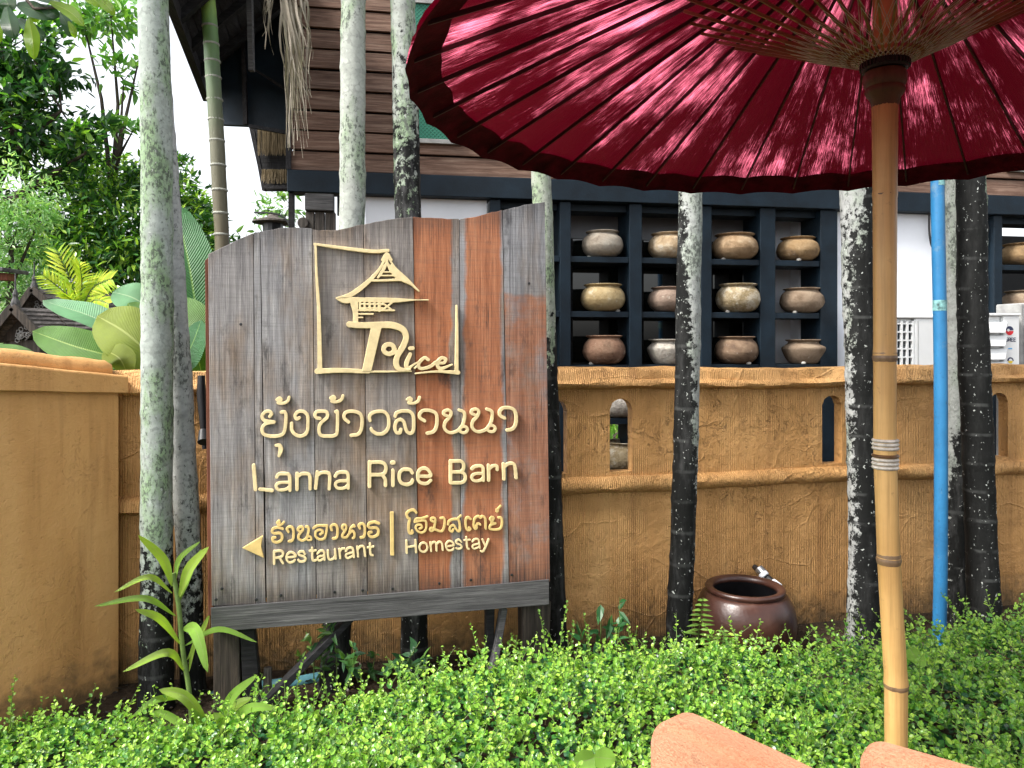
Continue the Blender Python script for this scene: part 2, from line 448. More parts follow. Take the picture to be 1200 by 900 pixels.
M = {}
M['stucco'] = m_stucco()
M['stucco_smooth'] = m_stucco('ochre_render_smooth', 0.0, 0.28, 0.16)
M['siding'] = m_wood("siding_wood", (0.06, 0.033, 0.023), (0.18, 0.108, 0.078), (0.34, 0.24, 0.185), axis=0, crack=0.6)
M['grey_wood'] = m_wood("grey_rail_wood", (0.04, 0.04, 0.042), (0.10, 0.10, 0.102), (0.2, 0.2, 0.2), axis=0, rnd_var=0.2)
M['post_wood'] = m_wood("dark_post_wood", (0.014, 0.012, 0.010), (0.05, 0.042, 0.035), (0.12, 0.095, 0.075), axis=2, rnd_var=0.3)
M['black_wood'] = m_wood("black_wood", (0.006, 0.006, 0.007), (0.016, 0.016, 0.018), (0.04, 0.04, 0.042), axis=0, rnd_var=0.2)
M['eave_wood'] = m_wood("eave_wood", (0.010, 0.010, 0.012), (0.026, 0.026, 0.030), (0.06, 0.058, 0.06), axis=1, rnd_var=0.5)
M['barn_wood'] = m_wood("barn_block_wood", (0.02, 0.018, 0.016), (0.085, 0.075, 0.066), (0.2, 0.18, 0.16), axis=2, rnd_var=0.4)
M['plank_grey'] = m_sign_plank("plank_grey", 'grey')
M['plank_orange'] = m_sign_plank("plank_orange", 'orange_left')
M['plank_mid'] = m_sign_plank("plank_orange_mid", 'orange_mid')
M['plank_patchy'] = m_sign_plank("plank_patchy", 'patchy')
M['red_batten'] = m_wood("red_batten", (0.08, 0.025, 0.015), (0.22, 0.08, 0.045), (0.3, 0.13, 0.08), axis=2)
M['gold'] = m_plain("cream_letter_paint", (0.78, 0.63, 0.34), 0.45, 0.08, 30, 0.0008, 0.5)
M['gold2'] = m_plain("yellow_letter_paint", (0.72, 0.52, 0.20), 0.42, 0.08, 30, 0.0008, 0.5)
M['navy'] = m_plain("navy_paint", (0.006, 0.015, 0.025), 0.55, 0.2, 6, 0.0015, 0.25)
M['white'] = m_plain("white_wall_paint", (0.74, 0.77, 0.82), 0.6, 0.03, 3, 0.001, 0.3)
M['grey_wall'] = m_plain("grey_interior_wall", (0.30, 0.31, 0.33), 0.7, 0.05, 3, 0.001, 0.3)
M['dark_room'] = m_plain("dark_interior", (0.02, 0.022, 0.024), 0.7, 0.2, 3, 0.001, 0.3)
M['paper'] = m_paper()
M['hem'] = m_plain("dark_red_hem", (0.085, 0.0018, 0.012), 0.8, 0.3, 14, 0.002, 0.08)
M['rib'] = m_plain("dark_red_rib", (0.045, 0.004, 0.008), 0.5, 0.3, 20, 0.001)
M['stretcher'] = m_bamboo("stretcher_bamboo", (0.30, 0.15, 0.055), (0.20, 0.09, 0.035), axis=0)
M['thread'] = m_plain("pale_thread", (0.60, 0.57, 0.50), 0.7, 0.2, 60, 0.0002)
M['pole'] = m_bamboo("pole_bamboo", (0.62, 0.39, 0.145), (0.50, 0.29, 0.095))
M['pole_node'] = m_bamboo("pole_node", (0.24, 0.15, 0.075), (0.13, 0.085, 0.05))
M['runner'] = m_plain("black_runner_wood", (0.012, 0.009, 0.008), 0.5, 0.3, 30, 0.001)
M['collar'] = m_bamboo("collar_bamboo", (0.16, 0.08, 0.03), (0.08, 0.04, 0.018))
M['green_cane'] = None
t = NT("blue_pvc"); v = t.coord((1, 1, 0.4)); w = t.coord()
cc = t.ramp(t.noise(v, 6, 6, 0.65), [(0.3, (0.016, 0.11, 0.25)), (0.6, (0.025, 0.17, 0.36)), (0.8, (0.06, 0.22, 0.40))])
cc = t.mix(t.ramp(t.noise(w, 55, 5, 0.7), [(0.60, 0), (0.72, 0.75)]), cc, (0.03, 0.05, 0.06))
cc = t.mix(t.ramp(t.noise(w, 7, 6, 0.7), [(0.58, 0), (0.72, 0.5)]), cc, (0.20, 0.27, 0.28))
M['pvc_blue'] = t.done(cc, 0.45, t.bump(t.noise(w, 40, 4), 0.001), 0.4)
M['pvc_teal'] = m_plain("faded_teal_pvc", (0.09, 0.25, 0.30), 0.45, 0.2, 5, 0.0006, 0.5)
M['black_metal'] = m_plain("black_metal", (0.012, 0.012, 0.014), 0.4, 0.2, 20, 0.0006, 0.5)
M['ac_white'] = m_plain("white_enamel", (0.72, 0.74, 0.74), 0.4, 0.03, 4, 0.0004, 0.5)
M['ac_dark'] = m_plain("dark_coil", (0.012, 0.022, 0.035), 0.5, 0.2, 40, 0.0006)
M['print_red'] = m_plain("red_print", (0.62, 0.02, 0.03), 0.4, 0.02)
M['print_navy'] = m_plain("navy_print", (0.02, 0.03, 0.08), 0.4, 0.02)
M['print_blue'] = m_plain("blue_print", (0.05, 0.35, 0.70), 0.4, 0.02)
M['print_yellow'] = m_plain("yellow_print", (0.75, 0.55, 0.05), 0.4, 0.02)
M['net'] = None
t = NT("dark_window_glass")
M['glass'] = t.done((0.012, 0.015, 0.014), 0.04, None, 0.8)
M['frame_grey'] = m_plain("pale_frame", (0.34, 0.34, 0.33), 0.6, 0.15, 14, 0.001)
M['terracotta'] = None
M['glaze'] = None
M['soil'] = None
M['frond_dry'] = m_leaf("dry_frond", 0.8, 0.15, 0.2, tint=(0.36, 0.32, 0.26))
M['thatch'] = m_leaf("thatch_straw", 0.8, 0.1, 0.2, tint=(0.22, 0.17, 0.10))
M['leaf'] = m_leaf("small_leaves", 0.38, 0.42)
M['leaf_gloss'] = m_leaf("glossy_leaves", 0.28, 0.28, 0.5)
M['twig'] = m_plain("green_twig", (0.13, 0.20, 0.05), 0.6, 0.2, 20, 0.001)
M['bark'] = m_plain("brown_bark", (0.06, 0.045, 0.032), 0.8, 0.3, 14, 0.006)
M['roof'] = m_wood("roof_shingle", (0.03, 0.026, 0.024), (0.10, 0.09, 0.085), (0.24, 0.22, 0.21), axis=1)
M['chrome'] = m_plain("tap_metal", (0.45, 0.46, 0.47), 0.3, 0.2, 30, 0.0004); M['chrome'].node_tree.nodes["Principled BSDF"].inputs["Metallic"].default_value = 0.8

t = NT("green_cane"); z = t.sep(t.coord())[2]
cc = t.ramp(t.math('ADD', t.math('MULTIPLY', t.math('SUBTRACT', z, 2.4), 0.5), t.math('MULTIPLY', t.math('SUBTRACT', t.noise(t.coord((9, 9, 2)), 4, 5), 0.5), 0.12)),
            [(0.0, (0.10, 0.085, 0.05)), (0.30, (0.13, 0.13, 0.085)), (0.50, (0.10, 0.155, 0.075)), (0.66, (0.13, 0.26, 0.08)), (0.78, (0.36, 0.58, 0.10))])
cc = t.mix(t.ramp(t.noise(t.coord((20, 20, 6)), 5, 6, 0.7), [(0.6, 0), (0.75, 0.5)]), cc, (0.30, 0.32, 0.27))
M['green_cane'] = t.done(cc, 0.45, t.bump(t.noise(t.coord((40, 40, 4)), 3, 4), 0.002), 0.4)

t = NT("terracotta"); v = t.coord(rand=True)
cc = t.ramp(t.noise(v, 4, 7, 0.6), [(0.3, (0.36, 0.165, 0.092)), (0.55, (0.44, 0.215, 0.125)), (0.75, (0.52, 0.28, 0.175))])
cc = t.mix(t.ramp(t.noise(v, 9, 6, 0.7), [(0.60, 0), (0.72, 0.5)]), cc, (0.66, 0.44, 0.32))
cc = t.mix(t.ramp(t.noise(v, 170, 3), [(0.36, 0.5), (0.50, 0)]), cc, (0.25, 0.10, 0.05))
cc = t.mix(t.ramp(t.noise(v, 22, 6, 0.75), [(0.60, 0), (0.66, 0.55)]), cc, (0.24, 0.12, 0.07))
M['terracotta'] = t.done(cc, 0.75, t.bump(t.math('ADD', t.noise(v, 160, 3), t.noise(v, 14, 5)), 0.003), 0.3)

t = NT("brown_glaze"); v = t.coord()
cc = t.ramp(t.noise(v, 6, 6, 0.6), [(0.3, (0.022, 0.008, 0.006)), (0.6, (0.055, 0.022, 0.015)), (0.8, (0.10, 0.05, 0.035))])
cc = t.mix(t.ramp(t.noise(v, 50, 4, 0.7), [(0.64, 0), (0.76, 0.4)]), cc, (0.20, 0.16, 0.12))
M['glaze'] = t.done(cc, 0.33, t.bump(t.noise(v, 30, 5), 0.002), 0.5)

t = NT("soil"); v = t.coord()
cc = t.ramp(t.noise(v, 18, 8, 0.7), [(0.3, (0.018, 0.013, 0.009)), (0.55, (0.05, 0.036, 0.024)), (0.78, (0.11, 0.082, 0.055))])
M['soil'] = t.done(cc, 0.95, t.bump(t.noise(v, 30, 8, 0.7), 0.03), 0.1)

t = NT("green_net"); v = t.coord((1, 1, 1))
w1 = t.add("TexWave", {"Vector": v, "Scale": 22.0}, bands_direction='DIAGONAL').outputs[1]
w2 = t.add("TexWave", {"Vector": t.coord((-1, 1, 1)), "Scale": 22.0}, bands_direction='DIAGONAL').outputs[1]
mx = t.math('MAXIMUM', w1, w2)
cc = t.ramp(mx, [(0.75, (0.016, 0.115, 0.075)), (0.95, (0.03, 0.19, 0.125))])
M['net'] = t.done(cc, 0.55, t.bump(mx, 0.002), 0.3)
from mathutils import noise as mnoise
def nz(x, y=0.0, z=0.0): return mnoise.noise(Vector((x, y, z)))

# ------------------------------------------------------------------ ground
g = MB(); g.add([(-400, -200, 0), (400, -200, 0), (400, 700, 0), (-400, 700, 0)], [(0, 1, 2, 3)])
tag(g.build("ground", M['soil']), kind="structure")

# ------------------------------------------------------------------ garden wall
def loft(mb, prof, u0, u1, step, amp, seed, freq=5.0):
    n = max(2, int((u1 - u0) / step)); k = len(prof)
    vs = []
    for i in range(n + 1):
        u = u0 + (u1 - u0) * i / n
        for j, (v, z) in enumerate(prof):
            a = amp * nz(u * freq, j * 0.7, seed) + amp * 0.9 * nz(u * 1.1, j * 0.25, seed + 9)
            b = amp * nz(u * freq, j * 0.7, seed + 31) + amp * 1.5 * nz(u * 0.9, 0.3, seed + 17)
            vs.append((u, v + a, z + b))
    fs = [(i*k+j, (i+1)*k+j, (i+1)*k+(j+1) % k, i*k+(j+1) % k) for i in range(n) for j in range(k)]
    fs += [tuple(range(k))[::-1], tuple(n*k + j for j in range(k))]
    mb.add(vs, fs)
    return mb

wall = empty("garden_wall", "ochre rough plastered garden wall with rolled bands and narrow arched slots", "wall", frame=WALL)
uL, uR = WALL.u(128), WALL.u(1420)
zS0, zS1, zTop = 0.972, 1.392, 1.47
slots = [(WALL.u(px), 0.069) for px in (651, 728, 806, 975, 1040, 1106, 1171)]
mb = MB(); TH = 0.075
xs = [uL]
for c, h in slots: xs += [c - h + 2 * h * i / 10 for i in range(11)]
xs += [uR]
def slot_at(u):
    for c, h in slots:
        if c - h - 1e-6 <= u <= c + h + 1e-6: return c, h
def arch(u, c, h): return zS1 - h * 0.9 + h * 0.9 * math.sqrt(max(0, 1 - ((u - c) / h) ** 2))
for a, b in zip(xs, xs[1:]):
    s = slot_at((a + b) / 2)
    for v, fl in ((0.0, 1), (TH, -1)):
        if s is None: q = [[(a, v, -0.3), (b, v, -0.3), (b, v, zTop), (a, v, zTop)]]
        else:
            q = [[(a, v, -0.3), (b, v, -0.3), (b, v, zS0), (a, v, zS0)], [(a, v, arch(a, *s)), (b, v, arch(b, *s)), (b, v, zTop), (a, v, zTop)]]
        for f in q: mb.add(f, [(0, 1, 2, 3)])
    if s:
        mb.add([(a, 0, zS0), (b, 0, zS0), (b, TH, zS0), (a, TH, zS0)], [(0, 1, 2, 3)])
        za, zb = arch(a, *s), arch(b, *s)
        mb.add([(a, 0, za), (b, 0, zb), (b, TH, zb), (a, TH, za)], [(0, 3, 2, 1)])
for c, h in slots:
    for u, fl in ((c - h, 1), (c + h, -1)):
        mb.add([(u, 0, zS0), (u, 0, zS1 - h * 0.9), (u, TH, zS1 - h * 0.9), (u, TH, zS0)], [(0, 1, 2, 3)])
for u in (uL, uR): mb.add([(u, 0, -0.3), (u, 0, zTop), (u, TH, zTop), (u, TH, -0.3)], [(0, 1, 2, 3)])
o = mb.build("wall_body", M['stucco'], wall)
prof = [(0.003, 1.448), (-0.030, 1.452), (-0.052, 1.466), (-0.056, 1.482), (-0.042, 1.498), (-0.030, 1.506), (-0.026, 1.545), (-0.016, 1.565), (0.02, 1.572), (0.08, 1.570), (0.105, 1.55), (0.105, 1.47), (0.07, 1.45)]
loft(MB(), prof, uL, uR, 0.03, 0.010, 3).build("coping", M['stucco'], wall, smooth=True)
prof = [(0.004, 0.853), (-0.022, 0.860), (-0.042, 0.880), (-0.048, 0.903), (-0.040, 0.928), (-0.020, 0.945), (0.004, 0.952)]
loft(MB(), prof, uL, uR, 0.03, 0.010, 5).build("moulding", M['stucco'], wall, smooth=True)

PIER = Frame(6.11, 1.25)
pier = empty("wall_pier", "smooth ochre wall end with flat capstone at the left edge", "wall pier", frame=PIER)
ua, ub = PIER.u(-260), PIER.u(146)
mb = MB()
prof = [(0.30, -0.3), (0.30, 1.50), (0.0, 1.50), (0.0, -0.3)]
vs, fs = [], []
us_ = [ua + (ub - 0.03 - ua) * i / 20 for i in range(21)]
for i, u in enumerate(us_): vs += [(u, v + (0.004 * nz(u * 4, 2) if v == 0 else 0), z) for v, z in prof]
for i in range(20): fs += [(4*i+j, 4*i+4+j, 4*i+4+(j+1) % 4, 4*i+(j+1) % 4) for j in range(4)]
fs += [(0, 1, 2, 3), (83, 82, 81, 80)]
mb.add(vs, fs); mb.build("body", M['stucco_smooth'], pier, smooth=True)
mb = MB(); vs, fs = [], []
ue = [ua + (PIER.u(150, -0.03) - ua) * i / 24 for i in range(25)]
z0a, z0b = PIER.uv(0, 458, -0.035)[2], PIER.uv(147, 460.5, -0.035)[2]
z1a, z1b = PIER.uv(0, 425.5, -0.035)[2], PIER.uv(147, 440, -0.035)[2]
u0_, u1_ = PIER.u(0, -0.035), PIER.u(147, -0.035)
for u in ue:
    f = max(-1.0, (u - u0_) / (u1_ - u0_)); lo = z0a + (z0b - z0a) * f; hi = z1a + (z1b - z1a) * f
    w_ = 0.003 * nz(u * 5, 1)
    vs += [(u, -0.035 + w_, lo + w_), (u, -0.036 + w_, hi - 0.008), (u, -0.028 + w_, hi + w_), (u, 0.33, hi + 0.012), (u, 0.33, lo)]
n_ = len(ue); fs = [(5*i+j, 5*i+5+j, 5*i+5+(j+1) % 5, 5*i+(j+1) % 5) for i in range(n_ - 1) for j in range(5)] + [(0, 1, 2, 3, 4), tuple(5*(n_-1)+j for j in range(5))[::-1]]
mb.add(vs, fs); mb.build("capstone", M['stucco_smooth'], pier, bevel=0.003)
pts, rad = [], []
for i in range(40):
    f = i / 39
    u = ua + (PIER.u(128, 0.1) - ua) * f
    g_ = max(-1.0, (u - u0_) / (u1_ - u0_))
    pts.append((u, 0.10 + 0.012 * nz(u * 3), z1a + (z1b - z1a) * g_ + 0.016 + 0.008 * nz(u * 5, 4)))
    rad.append((0.052 + 0.008 * nz(u * 6, 2)) * (0.7 if i == 39 else 1))
MB().tube(pts, rad, 14, wob=0.03).build("plaster_roll", M['stucco_smooth'], pier, smooth=True)

# ------------------------------------------------------------------ house
house = empty("wooden_house", "dark teak plank house on a navy beam behind the ochre wall", "house", frame=HOUSE)
hu = HOUSE.u
HL, HR = hu(341), 6.2
for i in range(17):
    z0 = 2.972 + i * 0.1485 + random.uniform(-0.003, 0.003)
    dv = random.uniform(-0.004, 0.004)
    mb = MB(); N = 24
    vs = []
    for j in range(N + 1):
        u = HL + (HR - HL) * j / N
        lo, hi = z0 + 0.004 * nz(u * 1.3, i), z0 + 0.1355 + 0.004 * nz(u * 1.7, i + 40)
        vs += [(u, -0.022 + dv, lo), (u, -0.010 + dv, hi), (u, 0.012 + dv, hi), (u, 0.004 + dv, lo)]
    fs = [(4*j+k, 4*j+4+k, 4*j+4+(k+1) % 4, 4*j+(k+1) % 4) for j in range(N) for k in range(4)] + [(0, 1, 2, 3), (4*N+3, 4*N+2, 4*N+1, 4*N)]
    mb.add(vs, fs)
    mb.build("plank", M['siding'], house, bevel=0.002)
MB().box(HL + 0.01, HR, 0.03, 0.10, 2.98, 5.6).build("dark_gap_backing", M['black_wood'], house)
MB().box(HL - 0.02, HR + 0.1, -0.06, 0.10, 2.805, 2.962).build("beam", M['navy'], house, bevel=0.004)
MB().box(HL - 0.015, HL + 0.022, -0.035, 0.05, 2.0, 2.80).build("post", M['black_wood'], house, bevel=0.003)
MB().box(HL - 0.03, HL + 0.005, -0.045, 0.0, 2.966, 5.6).build("corner_strip", M['eave_wood'], house, bevel=0.002)
MB().box(hu(428), hu(571), 0.03, 0.12, 0, 2.80).build("white_wall", M['white'], house)
MB().box(hu(981.5), hu(1160), 0.03, 0.12, 0, 2.80).build("white_wall", M['white'], house)
MB().box(hu(357), hu(428) - 0.004, 0.02, 0.10, 0, 2.30).build("board_wall", M['black_wood'], house)
# stacked beam ends left of the white wall
for (a, b, y0, y1, mat, v) in ((357, 391, 227, 246.5, 'grey_wood', -0.10), (358, 368, 248, 276, 'barn_wood', -0.06), (369, 380, 248, 276, 'barn_wood', -0.066), (381, 393, 248, 276, 'barn_wood', -0.06), (395, 403, 228, 252, 'black_wood', -0.02)):
    MB().box(hu(a, v), hu(b, v), v, 0.015, HOUSE.uv(375, y1, v)[2], HOUSE.uv(375, y0, v)[2]).build("beam_end", M[mat], house, bevel=0.005)
c = HOUSE.uv(355, 261, -0.1)
MB().tube([(c[0], -0.11, c[2]), (c[0], 0.0, c[2])], 0.04, 12).build("log_end", M['barn_wood'], house, bevel=0.006)
# dark rooms behind the racks
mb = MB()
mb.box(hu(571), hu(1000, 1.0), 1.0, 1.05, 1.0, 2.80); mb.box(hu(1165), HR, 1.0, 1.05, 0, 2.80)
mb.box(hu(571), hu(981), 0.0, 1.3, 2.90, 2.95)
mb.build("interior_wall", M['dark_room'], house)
MB().box(hu(571) + 0.02, hu(905), 0.40, 0.43, 2.585, 2.80).build("transom_panel", M['grey_wall'], house)
MB().box(hu(907, 0.44), hu(990), 0.44, 0.47, 0, 2.80).build("white_wall", M['white'], house)
MB().box(hu(936, 0.3), hu(990), 0.30, 0.435, 0, 2.79).build("white_wall", M['white'], house)
for a_, b_ in ((588, 668), (670, 751), (753, 832), (834, 905)):
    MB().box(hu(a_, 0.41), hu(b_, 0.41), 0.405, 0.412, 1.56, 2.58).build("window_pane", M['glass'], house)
    MB().box(hu(b_, 0.40) - 0.02, hu(b_, 0.40) + 0.02, 0.385, 0.425, 1.56, 2.58).build("mullion", M['black_wood'], house)
# windows inside the room, seen between the shelves
for (a, b, z0, z1) in ((690, 730, 1.62, 1.86), (852, 890, 1.70, 1.86), (765, 812, 1.98, 2.25)):
    fr = MB(); w = 0.02
    u0, u1 = hu(a, 0.97), hu(b, 0.97)
    fr.box(u0, u1, 0.96, 0.995, z1, z1 + w); fr.box(u0, u1, 0.96, 0.995, z0 - w, z0); fr.box(u0 - w, u0, 0.96, 0.995, z0 - w, z1 + w); fr.box(u1, u1 + w, 0.96, 0.995, z0 - w, z1 + w)
    f = fr.build("interior_frame", M['frame_grey'], house)
    MB().box(u0, u1, 0.985, 0.99, z0, z1).build("pane", M['thatch'], f)

# window screens in the planks
def net_window(u0, u1, z0, z1):
    w = MB()
    w.box(u0, u1, -0.035, -0.024, z0, z1)
    wo = w.build("window", M['net'], house)
    f = MB(); t_ = 0.032
    f.box(u0 - t_, u1 + t_, -0.05, -0.0235, z0 - t_, z0); f.box(u0 - t_, u1 + t_, -0.05, -0.0235, z1, z1 + t_)
    f.box(u0 - t_, u0, -0.0495, -0.0235, z0, z1); f.box(u1, u1 + t_, -0.0495, -0.0235, z0, z1)
    f.build("frame", M['frame_grey'], wo, bevel=0.002)
zw = HOUSE.uv(515, 163, -0.05)[2]
net_window(hu(468), hu(535.5), zw, zw + 1.0)
zw = HOUSE.uv(1185, 196, -0.05)[2]
net_window(hu(1180), hu(1280), zw, zw + 1.0)

HINV = (Matrix.Translation((0, HOUSE.Y0, 0)) @ Matrix.Rotation(math.atan(HOUSE.k), 4, 'Z')).inverted()
# roof overhang on the left
A, B = P(197, -40, 4.25), P(242, 117, 6.0)
zE = 3.72
A.z = B.z = zE
dirn = (B - A).normalized(); A = A - dirn * 0.3
inA, inB = HOUSE.world(HL + 0.0, -1.3, 4.35), HOUSE.world(HL + 0.05, 0.6, 4.35)
fz = MB(); fz.bar(A, B, 0.05, 0.14); fz.build("fascia_board", M['eave_wood'], house).matrix_basis = HINV
up = Vector((0, 0, 0.05))
N = 9
for i in range(N):
    f0, f1 = i / N, (i + 0.93) / N
    a0, a1 = A.lerp(inA, f0), A.lerp(inA, f1); b0, b1 = B.lerp(inB, f0), B.lerp(inB, f1)
    mb = MB(); mb.add([a0, a1, b1, b0] + [p + up for p in (a0, a1, b1, b0)], [(0,3,2,1),(4,5,6,7),(0,1,5,4),(1,2,6,5),(2,3,7,6),(3,0,4,7)])
    mb.build("soffit_board", M['eave_wood'], house).matrix_basis = HINV
mb = MB(); up2 = Vector((0, 0, 0.09)); u3 = Vector((0, 0, 0.051))
mb.add([p + u3 for p in (A, inA, inB, B)] + [p + up2 for p in (A, inA, inB, B)], [(0,3,2,1),(4,5,6,7),(0,1,5,4),(1,2,6,5),(2,3,7,6),(3,0,4,7)])
mb.build("roof_deck", M['black_wood'], house).matrix_basis = HINV
for f in (0.30, 0.52, 0.74, 0.93):
    mb = MB(); a, b = A.lerp(B, f), inA.lerp(inB, f)
    mb.bar(a - Vector((0, 0, 0.03)), b - Vector((0, 0, 0.03)), 0.06, 0.06)
    mb.build("rafter", M['black_wood'], house).matrix_basis = HINV
def slab_px(name, px_pts, d, th, mat, par=house):
    mb = MB(); f = [P(x, y, d) for x, y in px_pts]; k = len(f)
    bk = [p + Vector((0, th, 0)) for p in f]
    mb.add(f + bk, [tuple(range(k)), tuple(range(k, 2*k))[::-1]] + [(i, i+k, (i+1) % k + k, (i+1) % k) for i in range(k)])
    o = mb.build(name, mat, par)
    if par: o.parent = par; o.matrix_basis = HINV
    return o
slab_px("gable_board", [(243, 112), (285, 20), (346, 15), (346, 156), (337, 154), (290, 147), (245, 145)], 5.70, 0.05, M['navy'])
slab_px("soffit_panel", [(292, 150), (340, 150), (342, 223), (308, 223)], 6.3, 0.05, M['black_wood'])
slab_px("eave_strip", [(291, 145), (337, 153), (337, 157), (291, 149)], 5.66, 0.03, M['eave_wood'])
slab_px("eave_strip", [(282, 20), (286, 20), (289.5, 145), (284.5, 145)], 5.65, 0.03, M['eave_wood'])
slab_px("eave_strip", [(308, 217), (342, 217), (342, 221), (308.5, 221)], 6.2, 0.03, M['eave_wood'])
slab_px("eave_strip", [(293, 147), (297, 147), (311, 223), (307, 223)], 6.22, 0.03, M['eave_wood'])
slab_px("hanging_bar", [(288, -20), (294, -20), (296.5, 82), (291, 82)], 4.9, 0.04, M['grey_wood'])
slab_px("brace_strip", [(295, 80), (298, 80), (336, 103), (336, 107)], 5.6, 0.03, M['eave_wood'])
for (y0, y1, x0, x1, d) in ((150, 181, 302, 336, 6.25), (199, 214, 307, 340, 6.25)):
    V, T = [], []
    for i in range(260):
        x = random.uniform(x0, x1); a = P(x, y0 + random.uniform(-1, 2), d - random.uniform(0.0, 0.05)); b = P(x + random.uniform(-1.2, 1.2), y1 + random.uniform(-7, 2), d - random.uniform(0.01, 0.06))
        w = Vector((random.uniform(0.002, 0.004), 0, 0)); k = len(V)
        V += [a - w, a + w, b + w * 0.5, b - w * 0.5]; T += [(k, k+1, k+2), (k, k+2, k+3)]
    o = link("thatch", np_mesh("thatch", V, T), house, M['thatch']); o.matrix_basis = HINV; tag(o, kind="stuff")

# ------------------------------------------------------------------ pot racks and pots
SHELF = [2.387, 1.964, 1.550, 1.135, 0.715]
def rack(label, u_list, name="display_rack", extra=None):
    r = empty(name, label, "display rack", "navy pot racks under the house", frame=HOUSE)
    for u, w in u_list:
        MB().box(u - w, u, -0.025, 0.275, 0.0, 2.80).build("upright", M['navy'], r, bevel=0.003)
    for (ua, wa), (ub, wb) in zip(u_list, u_list[1:]):
        for k, z in enumerate(SHELF):
            MB().box(ua + 0.001, ub - wb - 0.001, -0.012, 0.27, z - 0.045, z).build("shelf", M['navy'], r, bevel=0.003)
        MB().box(ua + 0.001, ub - wb - 0.001, 0.05, 0.25, 2.745, 2.80).build("top_board", M['navy'], r, bevel=0.003)
    return r
rack("navy wooden shelf rack of clay pots left of white wall", [(hu(586), 0.08), (hu(668), 0.085), (hu(751), 0.10), (hu(832.5), 0.085), (hu(907), 0.13), (hu(979.5), 0.15)])
rack("navy wooden shelf rack at the right edge behind the white air conditioner", [(hu(1172), 0.08), (hu(1252), 0.08), (hu(1335), 0.08)])

mats = [m_pot("pot_grey", (0.27, 0.235, 0.19), (0.15, 0.12, 0.09), (0.36, 0.34, 0.29), 0.15),
        m_pot("pot_cream", (0.36, 0.27, 0.17), (0.20, 0.14, 0.08), (0.52, 0.45, 0.34), 0.5),
        m_pot("pot_tan", (0.27, 0.185, 0.11), (0.15, 0.095, 0.05), (0.40, 0.31, 0.20), 0.1),
        m_pot("pot_sooty", (0.25, 0.165, 0.085), (0.11, 0.075, 0.05), (0.36, 0.26, 0.15), 0.1),
        m_pot("pot_yellow", (0.33, 0.25, 0.13), (0.20, 0.14, 0.07), (0.43, 0.35, 0.21), 0.3),
        m_pot("pot_rosy", (0.25, 0.185, 0.145), (0.15, 0.11, 0.085), (0.36, 0.29, 0.235), 0.2),
        m_pot("pot_crusty", (0.28, 0.22, 0.13), (0.16, 0.12, 0.06), (0.48, 0.42, 0.30), 0.75),
        m_pot("pot_brown", (0.21, 0.155, 0.11), (0.12, 0.085, 0.055), (0.30, 0.24, 0.17), 0.1),
        m_pot("pot_red", (0.23, 0.135, 0.09), (0.12, 0.07, 0.05), (0.32, 0.22, 0.15), 0.25),
        m_pot("pot_white", (0.34, 0.31, 0.27), (0.16, 0.14, 0.12), (0.55, 0.52, 0.46), 0.6),
        m_pot("pot_dark", (0.20, 0.135, 0.09), (0.09, 0.06, 0.045), (0.30, 0.22, 0.15), 0.15)]
PADS = m_plain("pebble", (0.5, 0.48, 0.44), 0.7, 0.1, 20)
def clay_pot(px, row, wpx, hpx, mat, label, rim=0.78, shape='globe', neck=0.14, lean=0.0):
    u, _, _ = HOUSE.uv(px, 300, 0.10)
    d = HOUSE.d(px, 0.10)
    R, H = wpx / FOC * d / 2 * 1.03, hpx / FOC * d * 0.95
    p = HOUSE.world(u, 0.10, SHELF[row])
    root = empty("clay_pot", label, "clay pot", "old clay pots on the navy racks", loc=p, rz=random.uniform(0, 6))
    rr = rim * R
    if shape == 'globe':
        prof = [(0.0, 0.0), (0.30*R, 0.0), (0.62*R, 0.05*H), (0.88*R, 0.20*H), (0.99*R, 0.38*H), (R, 0.48*H), (0.965*R, 0.64*H), (0.88*R, 0.77*H), (rr*0.97, 0.87*H), (rr*0.92, 0.915*H)]
    else:
        prof = [(0.0, 0.0), (0.50*R, 0.0), (0.70*R, 0.08*H), (0.88*R, 0.32*H), (0.99*R, 0.56*H), (R, 0.64*H), (0.96*R, 0.70*H), (rr*0.96, 0.82*H), (rr*0.92, 0.88*H)]
    prof = smooth_path(prof, 3)
    inner = [(rr*0.84, 0.93*H), (rr*0.80, 0.86*H), (0.8*R, 0.7*H), (0.9*R, 0.5*H), (0.5*R, 0.1*H), (0, 0.08*H)]
    body = MB().lathe(prof + inner, 28)
    o = body.build("body", mat, root, smooth=True)
    for v in o.data.vertices:
        v.co *= 1 + 0.02 * nz(v.co.x * 9, v.co.y * 9, v.co.z * 9 + row)
    rim_p = [(rr*0.89, 0.905*H), (rr*0.99, 0.93*H), (rr*1.09, 0.968*H), (rr*1.10, 0.985*H), (rr*1.05, 1.0*H), (rr*0.90, 0.985*H), (rr*0.82, 0.95*H), (rr*0.83, 0.92*H)]
    MB().lathe(rim_p + rim_p[:1], 28, caps=False).build("rim", mat, root, smooth=True)
    o = MB().lathe([(0, -0.001), (0.018, 0.002), (0.020, 0.012), (0.012, 0.02), (0, 0.021)], 8, c=(0.62 * R, -0.25 * R, 0)).build("wedge_stone", PADS, root, smooth=True)
    root.rotation_euler = (lean, 0, root.rotation_euler[2])
    return root
